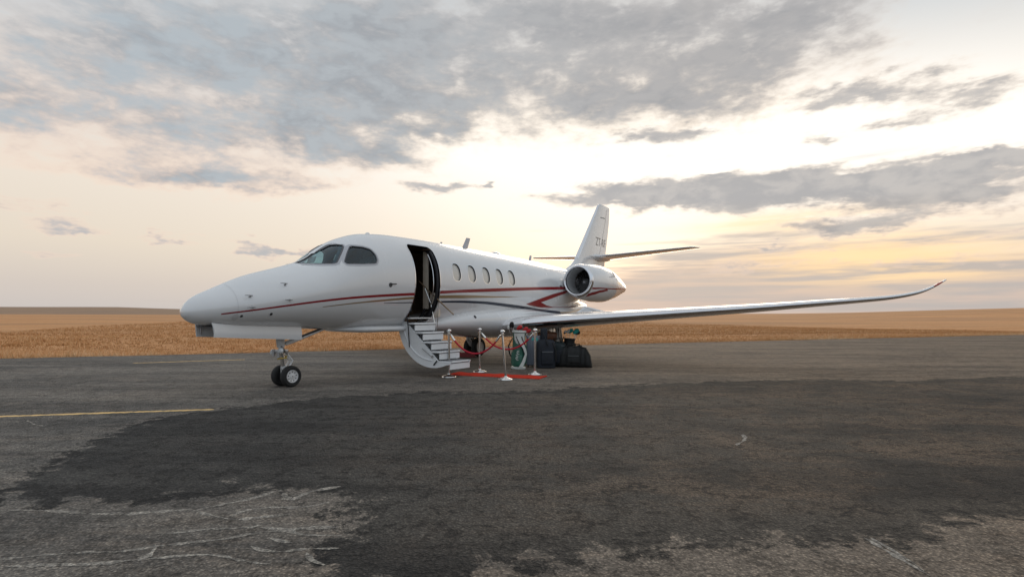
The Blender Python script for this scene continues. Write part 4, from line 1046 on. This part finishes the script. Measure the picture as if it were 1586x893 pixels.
# cabin fittings seen through the doorway
b = MB(); b.box((5.66, .50, 2.33), (.05, .17, 1.45), .015); b.build('cabin_partition', 'interior_cream', fus, jet=True)
b = MB(); b.box((5.72, .76, 1.70), (.14, .28, .62), .05); b.build('cabin_seat', 'interior_cream', fus, jet=True)
b = MB(); b.box((5.2, -.45, 2.0), (1.2, .5, 1.25), .02); b.build('galley_cabinet', 'leather', fus, jet=True)
b = MB(); b.box((5.45, -.02, 1.62), (.26, .22, .16), .02); b.build('galley_drawer', 'suitcase', fus, jet=True)
b = MB()
for x in (DX1 - .05,):
    pts_ = [(x, hw(x, z) - .05, z) for z in np.linspace(1.45, 3.02, 20)]; b.tube(pts_, .035, 8)
b.build('door_frame_seal', 'door_seal', fus, jet=True)
b = MB(); b.tube([(DX1 - .10, hw(DX1, z) - .13, z) for z in np.linspace(1.7, 2.95, 16)], .012, 6); b.build('door_frame_trim', 'polished', fus, jet=True)
for q_ in ([(4.74, .52, 1.52), (4.72, .40, 1.25)], [(5.52, .60, 1.60), (5.54, .36, 1.30)]): b = MB(); b.tube(q_, .032, 8); b.build('hinge_arm', 'door_seal', stair, jet=True)
# ------------------------------------------------------------------ things beside the jet
def A2W(x, y, z=0.0):
    s, c = math.sin(TH), math.cos(TH); return (-5.725 + x * s + y * c, 9.326 + x * c - y * s, z)
# red carpet
def carpet():
    p0, p1 = np.array((-1.46, 13.37)), np.array((.72, 12.50)); d = (p1 - p0); L = np.linalg.norm(d); d /= L; n = np.array((-d[1], d[0]))
    nx, ny = 60, 14; v = []; f = []
    for lay in (1, 0):
        for i in range(nx + 1):
            for j in range(ny + 1):
                t = i / nx; q = (j / ny - .5) * .60
                w = .006 * math.sin(t * 31 + q * 4) * math.sin(t * 9) + .010 * max(0, math.sin(t * 13 + 1.2)) ** 6
                e = .012 * math.sin(t * 17) ; p = p0 + d * (t * L) + n * (q + e)
                v.append((p[0], p[1], .016 + w if lay else .002 + .0))
    k = (nx + 1) * (ny + 1)
    for i in range(nx):
        for j in range(ny):
            a = i * (ny + 1) + j; f.append((a, a + 1, a + ny + 2, a + ny + 1)); 
    bd = [i * (ny + 1) for i in range(nx + 1)] + [nx * (ny + 1) + j for j in range(1, ny + 1)] + [i * (ny + 1) + ny for i in range(nx - 1, -1, -1)] + [j for j in range(ny - 1, 0, -1)]
    for a, b_ in zip(bd, bd[1:] + bd[:1]): f.append((a, b_, b_ + k, a + k))
    o = MB().add(v, f).build('red_carpet', 'carpet', angle=50)
    return tag(o, 'short red carpet on the asphalt at the foot of the airstair', 'carpet')
carpet()
# stanchions
def stanchion(x, y, lean, label):
    t = empty('rope_stanchion', (x, y, .0)); tag(t, label, 'stanchion', 'chrome rope stanchions round the red carpet')
    b = MB(); b.lathe([(.0, .155), (.012, .165), (.025, .16), (.045, .12), (.06, .06), (.075, .034), (.09, .03)], (0, 0, 0), 'z', 36); b.build('base', 'chrome', t)
    b = MB(); b.tube([(0, 0, .07), (lean * .5, 0, .55), (lean, 0, 1.02)], .025, 16); b.lathe([(.99, .028), (.995, .037), (1.03, .037), (1.035, .028)], (lean, 0, 0), 'z', 20); b.build('pole', 'chrome', t)
    b = MB(); b.lathe([(1.035, .02), (1.045, .03), (1.06, .05), (1.08, .058), (1.10, .052), (1.118, .034), (1.126, .006)], (lean, 0, 0), 'z', 24); b.build('finial', 'chrome', t)
    return (x + lean, y, 1.0)
S1 = stanchion(-1.47, 12.63, .0, 'chrome rope stanchion nearest the airstair, in front of its bottom step')
S2 = stanchion(-.82, 13.78, .0, 'chrome rope stanchion on the far side of the carpet, before the jet wheel')
S3 = stanchion(-.14, 12.12, -.075, 'leaning chrome rope stanchion on the near edge of the red carpet')
S4 = stanchion(.56, 13.18, .0, 'chrome rope stanchion in front of the grey suitcase')
def rope(a, b_, sag, label):
    A_, B_ = Vector(a), Vector(b_); n = 36; pts_ = []; d = (B_ - A_); u = d.normalized()
    A2, B2 = A_ + u * .05, B_ - u * .05
    for i in range(n + 1):
        t = i / n; p = A2.lerp(B2, t); c = (math.cosh((t - .5) * 2.6) - math.cosh(1.3)) / (math.cosh(1.3) - 1); p.z += sag * c; pts_.append(p)
    t = empty('velvet_rope', (A_.x, A_.y, A_.z)); o = Vector((A_.x, A_.y, A_.z)); tag(t, label, 'rope', 'red velvet ropes')
    b = MB(); b.tube([q - o for q in pts_[2:-2]], .021, 12); b.build('rope', 'rope', t)
    for e in (pts_[:4], pts_[-4:][::-1]):
        b = MB(); b.tube([q - o for q in e], [.012, .025, .027, .026], 12); b.build('end_cap', 'chrome', t)
rope(S1, S3, .43, 'red velvet rope on the near side, from the airstair to the leaning stanchion')
rope(S2, S4, .40, 'red velvet rope on the far side, ending in front of the grey suitcase')

# golf bags
def golf_bag(loc, tilt, body, accent, label, heads, height=1.0, r=.185, stripes=True):
    t = empty('golf_bag', loc); t.rotation_euler = (tilt[0], tilt[1], tilt[2]); tag(t, label, 'golf bag')
    prof = [(.0, r * .92), (.03, r * 1.02), (.08, r), (.3, r * 1.0), (.55, r * .95), (.75, r * .92), (height * .9, r * .93), (height * .97, r * 1.0), (height, r * 1.0)]
    def rad(z): return float(np.interp(z, [p[0] for p in prof], [p[1] for p in prof]))
    b = MB(); b.lathe([p for p in prof if p[0] >= .05], (0, 0, 0), 'z', 36); bd = b.build('body', body, t)
    b = MB(); b.lathe([(0, r * .93), (.015, r * 1.06), (.05, r * 1.08), (.065, r * 1.0)], (0, 0, 0), 'z', 36); b.build('foot', accent, t)
    if stripes: b = MB(); b.lathe([(height * .955, r * .98), (height * .965, r * 1.07), (height + .01, r * 1.07), (height + .018, r * .92), (height - .02, r * .85)], (0, 0, 0), 'z', 36, cap=False); b.build('top_collar', accent, t, fix=False)
    b = MB(); b.box((r * .78, .02, .40), (r * .75, r * 1.2, .52), .05, 3); pk = b.build('side_pocket', body, t)
    b = MB(); b.box((-r * .80, .02, .30), (r * .55, r * 1.1, .34), .045, 3); b.build('side_pocket', body, t)
    b = MB(); b.box((0, -r * .92, .24), (r * 1.05, r * .4, .30), .04, 3); fp = b.build('ball_pocket', body, t)
    def wrap(name, zs, a0, a1, m, off=.004):
        v = []; f = []; n = 8
        for z, p, q in zip(zs, a0, a1):
            for k in range(n + 1): a = R(p + (q - p) * k / n); rr = rad(z) + off; v.append((rr * math.sin(a), -rr * math.cos(a), z))
        for i in range(len(zs) - 1):
            for k in range(n): a = i * (n + 1) + k; f.append((a, a + 1, a + n + 2, a + n + 1))
        MB().add(v, f).build(name, m, t, fix=False)
    if stripes:
        wrap('white_panel', [.60, .70, .80, .90, .965], [20, -25, -45, -50, -52], [62, 60, 56, 52, 50], 'bag_white', .006)
        wrap('white_band', [.07, .22, .42, .56, .70, .86], [2, 22, 46, 30, 5, -18], [30, 50, 76, 58, 30, 8], 'bag_white', .05)
        wrap('black_band', [.40, .56, .70, .88], [78, 60, 33, 12], [86, 68, 41, 20], 'bag_black', .051)
        wrap('black_band', [.42, .56, .70, .88], [38, 22, -4, -26], [44, 29, 4, -19], 'bag_black', .05)
        # handwritten white mark running up the front pocket
        b = MB(); pts_ = []
        for k in range(90):
            u = k / 89; z = .25 + .26 * u; a = R(-14 + 8 * math.sin(u * 27) * math.cos(u * 5) + 6 * math.sin(u * 53) + 8 * u); rr = rad(z) + .055; pts_.append((rr * math.sin(a), -rr * math.cos(a), z))
        b.tube(pts_, .005, 6); b.build('script_mark', 'bag_white', t)
    b = MB(); b.tube([(-r, 0, .82), (-r * 1.5, -.05, .62), (-r * 1.35, -.05, .42), (-r, 0, .30)], [.012, .02, .02, .012], 8); b.build('strap', 'bag_black', t)
    for (x, y, hz, lean, m, sz) in heads:
        b = MB(); top = Vector((x + lean[0], y + lean[1], hz)); b.tube([(x, y, height * .7), top], .008, 6); b.build('club_shaft', 'club_steel', t)
        b = MB(); rr = []
        dirv = Vector((lean[0] * 3 + .5, lean[1] * 2, .55)).normalized()
        b.tube([top - dirv * sz * .7, top - dirv * sz * .3, top + dirv * sz * .2, top + dirv * sz * .75, top + dirv * sz], [sz * .25, sz * .45, sz * .6, sz * .5, sz * .15], 12); b.build('club_head_cover', m, t)
    return t
golf_bag((.17, 14.61, 0), (0, R(1.5), 0), 'bag_green', 'bag_white', 'green and white golf bag with red club head covers, standing beside the carpet',
         [(-.06, 0, 1.10, (.05, 0), 'head_red', .10), (.05, .04, 1.06, (.10, 0), 'head_red', .10), (.10, -.04, 1.02, (.14, 0), 'head_red', .085), (-.12, .02, 1.17, (-.10, 0), 'bag_black', .10), (-.05, .08, 1.14, (-.14, .04), 'bag_black', .075), (-.14, -.02, 1.10, (-.16, 0), 'bag_white', .06)], 1.02)
golf_bag((1.62, 15.75, 0), (0, R(4), 0), 'bag_black', 'bag_black', 'black golf bag with teal club head covers under the wing',
         [(-.10, 0, .94, (-.05, 0), 'club_steel', .07), (0, .04, .98, (.01, 0), 'head_teal', .10), (.09, -.05, .98, (.06, 0), 'head_teal', .12), (.1, .05, .94, (.12, 0), 'bag_black', .09), (-.05, -.07, .97, (-.02, 0), 'bag_white', .075)], .78, .165, False)
# grey hard suitcase
t = empty('suitcase', (.60, 15.10, 0), R(-4)); tag(t, 'upright grey hard-shell suitcase between the golf bag and navy bag', 'suitcase')
b = MB(); b.box((0, 0, .47), (.40, .26, .82), .045, 4); sh = b.build('shell', 'suitcase', t)
for x in (-.13, -.065, 0, .065, .13):
    b = MB(); b.box((x, -.131, .46), (.026, .012, .66), .005, 2); b.build('shell_rib', 'suitcase', sh)
b = MB(); b.box((0, 0, .47), (.406, .012, .826), .0); b.build('zip', 'bag_black', t, smooth=False)
for x in (-.15, .15):
    for y in (-.08, .08): b = MB(); b.lathe([(-.014, .028), (-.01, .032), (.01, .032), (.014, .028)], (x, y, .032), 'x', 14); b.build('caster', 'rubber', t)
b = MB(); b.tube([(-.10, .05, .86), (-.10, .05, .97), (.10, .05, .97), (.10, .05, .86)], .011, 8); b.build('pull_handle', 'dull_metal', t)
b = MB(); b.box((.04, -.1325, .78), (.16, .008, .07), .003); b.build('name_tag', 'head_teal', t)
# tall navy bag
t = empty('travel_bag', (.93, 14.86, 0), R(3)); tag(t, 'tall navy fabric bag with a narrow top beside the grey suitcase', 'bag')
b = MB(); rr = []
for z, w, d, ox in ((.0, .22, .13, 0), (.02, .25, .155, 0), (.2, .27, .17, 0), (.45, .27, .17, 0), (.62, .262, .16, .0), (.71, .245, .15, 0), (.76, .20, .12, 0), (.78, .10, .06, 0)):
    o = []
    for k in range(40):
        a = 2 * math.pi * k / 40; c, s_ = math.cos(a), math.sin(a); o.append((ox + w * math.copysign(abs(c) ** .5, c), d * math.copysign(abs(s_) ** .5, s_), z + (.014 * math.sin(a * 3 + z * 9) if z > .1 else 0)))
    rr.append(o)
b.loft(rr); bd = b.build('body', 'bag_navy', t)
b = MB(); b.box((-.05, .05, .88), (.19, .13, .42), .045, 3); b.build('upper_section', 'bag_navy', t)
b = MB(); b.box((.02, -.165, .30), (.34, .09, .40), .04, 3); pk = b.build('front_pocket', 'bag_navy', t); b = MB(); b.tube([(-.13, -.212, .45), (.17, -.212, .45)], .006, 6); b.build('zip', 'zip', pk)
b = MB(); b.tube([(.16, -.14, .70), (.25, -.16, .5), (.25, -.16, .2)], .018, 8); b.tube([(-.10, -.10, 1.0), (-.05, -.19, .85), (.03, -.18, .62)], .014, 8); b.build('strap', 'bag_black', t)
# dark teal bag in the middle of the pile
t = empty('holdall', (1.28, 15.20, 0), R(-8)); tag(t, 'dark teal upright holdall in the middle of the luggage pile', 'bag')
b = MB(); b.box((0, 0, .36), (.48, .36, .70), .15, 5); bd = b.build('body', 'bag_teal', t)
b = MB(); b.box((0, -.17, .30), (.34, .06, .36), .028, 3); b.build('front_pocket', 'bag_navy', t)
b = MB(); b.tube([(-.12, -.05, .70), (-.10, -.07, .80), (.10, -.07, .80), (.12, -.05, .70)], .014, 8); b.build('handle', 'bag_black', t)
b = MB(); b.tube([(-.2, -.165, .60), (.2, -.165, .60)], .006, 6); b.build('zip', 'zip', t)
# trunk with a leather bag on it, behind
t = empty('hard_case', (1.0, 15.75, 0), R(-6)); tag(t, 'black hard case behind the navy bag with a leather bag on top', 'case')
b = MB(); b.box((0, 0, .36), (.62, .36, .70), .03, 3); b.build('shell', 'bag_black', t)
b = MB(); b.box((0, 0, .56), (.63, .37, .03), .006); b.build('lid_rim', 'dull_metal', t)
t = empty('leather_bag', (1.02, 15.72, .711), R(-4)); tag(t, 'brown leather bag lying on top of the luggage under the wing', 'bag')
b = MB(); rr = []
for q in np.linspace(-1, 1, 13):
    w = (1 - abs(q) ** 6 * .25); o = []
    for k in range(24):
        a = 2 * math.pi * k / 24; c, s_ = math.cos(a), math.sin(a); o.append((.28 * q, .14 * w * math.copysign(abs(c) ** .7, c), .13 + .128 * w * math.copysign(abs(s_) ** .7, s_)))
    rr.append(o)
b.loft(rr); b.build('body', 'leather', t)
for y in (-.05, .05): b = MB(); b.tube([(-.1, y, .24), (-.09, y * 1.6, .275), (.09, y * 1.6, .275), (.1, y, .24)], .010, 8); b.build('handle', 'leather', t)
# black duffel
t = empty('duffel_bag', (1.73, 15.12, 0), R(-10)); tag(t, 'large charcoal duffel bag lying at the right end of the luggage', 'duffel bag')
b = MB(); rr = []
for q in np.linspace(-1, 1, 25):
    e = max(0, 1 - abs(q) ** 3.2) ** .5; hgt = .30 * (.12 + .88 * e); dd = .24 * (.35 + .65 * e); o = []
    for k in range(36):
        a = 2 * math.pi * k / 36; c, s_ = math.cos(a), math.sin(a); z = hgt * (1 + math.copysign(abs(s_) ** (.8 if s_ > 0 else .45), s_))
        wr = 1 + .035 * math.sin(q * 17 + a * 2) + .02 * math.sin(q * 31 - a * 5)
        o.append((.50 * q, dd * math.copysign(abs(c) ** .75, c) * wr, max(.004, z * (wr if s_ > 0 else 1))))
    rr.append(o)
b.loft(rr); bd = b.build('body', 'bag_charcoal', t, angle=70)
for x in (-.20, .20, .33):
    b = MB(); pts_ = []
    for k in range(18):
        a = R(-85 - 165 * k / 17 + 90 - 5); q = x / .5; e = max(0, 1 - abs(q) ** 3.2) ** .5; hgt = .30 * (.12 + .88 * e) + .008; dd = .24 * (.35 + .65 * e) + .012
        a = R(-160 + 250 * k / 17) ; c, s_ = -math.cos(R(-30 + 240 * k / 17)), math.sin(R(-30 + 240 * k / 17))
        pts_.append((x, dd * math.copysign(abs(c) ** .75, c), max(.01, hgt * (1 + math.copysign(abs(s_) ** (.8 if s_ > 0 else .45), s_)))))
    b.tube(pts_, .014, 6); b.build('webbing', 'bag_black', t)
b = MB(); b.tube([(-.2, -.10, .58), (-.15, -.09, .64), (.15, -.09, .64), (.2, -.10, .58)], .014, 8); b.build('handle', 'bag_black', t)
b = MB(); b.box((-.0, -.245, .26), (.34, .05, .24), .024, 3); pk = b.build('side_pocket', 'bag_charcoal', t); b = MB(); b.tube([(-.15, -.272, .33), (.15, -.272, .33)], .005, 6); b.build('zip', 'zip', pk)
# wheel chocks at the starboard main wheels
def chock(x, y, label):
    wx, wy, _ = A2W(x, y); o = MB()
    o.loft([[(q - .10, yy, .0) for q, yy in ((0, 0),)] * 0 or [(-.11, yy, 0), (.11, yy, 0), (.05, yy, .13), (-.02, yy, .15)] for yy in (-.32, -.2, .2, .32)])
    ob = o.build('wheel_chock', 'chock', None, smooth=False); ob.location = (wx, wy, .006); ob.rotation_euler = (0, 0, math.pi / 2 - TH)
    tag(ob, label, 'chock', 'red wheel chocks')
chock(10.17, -1.76, 'dark red wheel chock against the far main wheels, beyond the airstair')
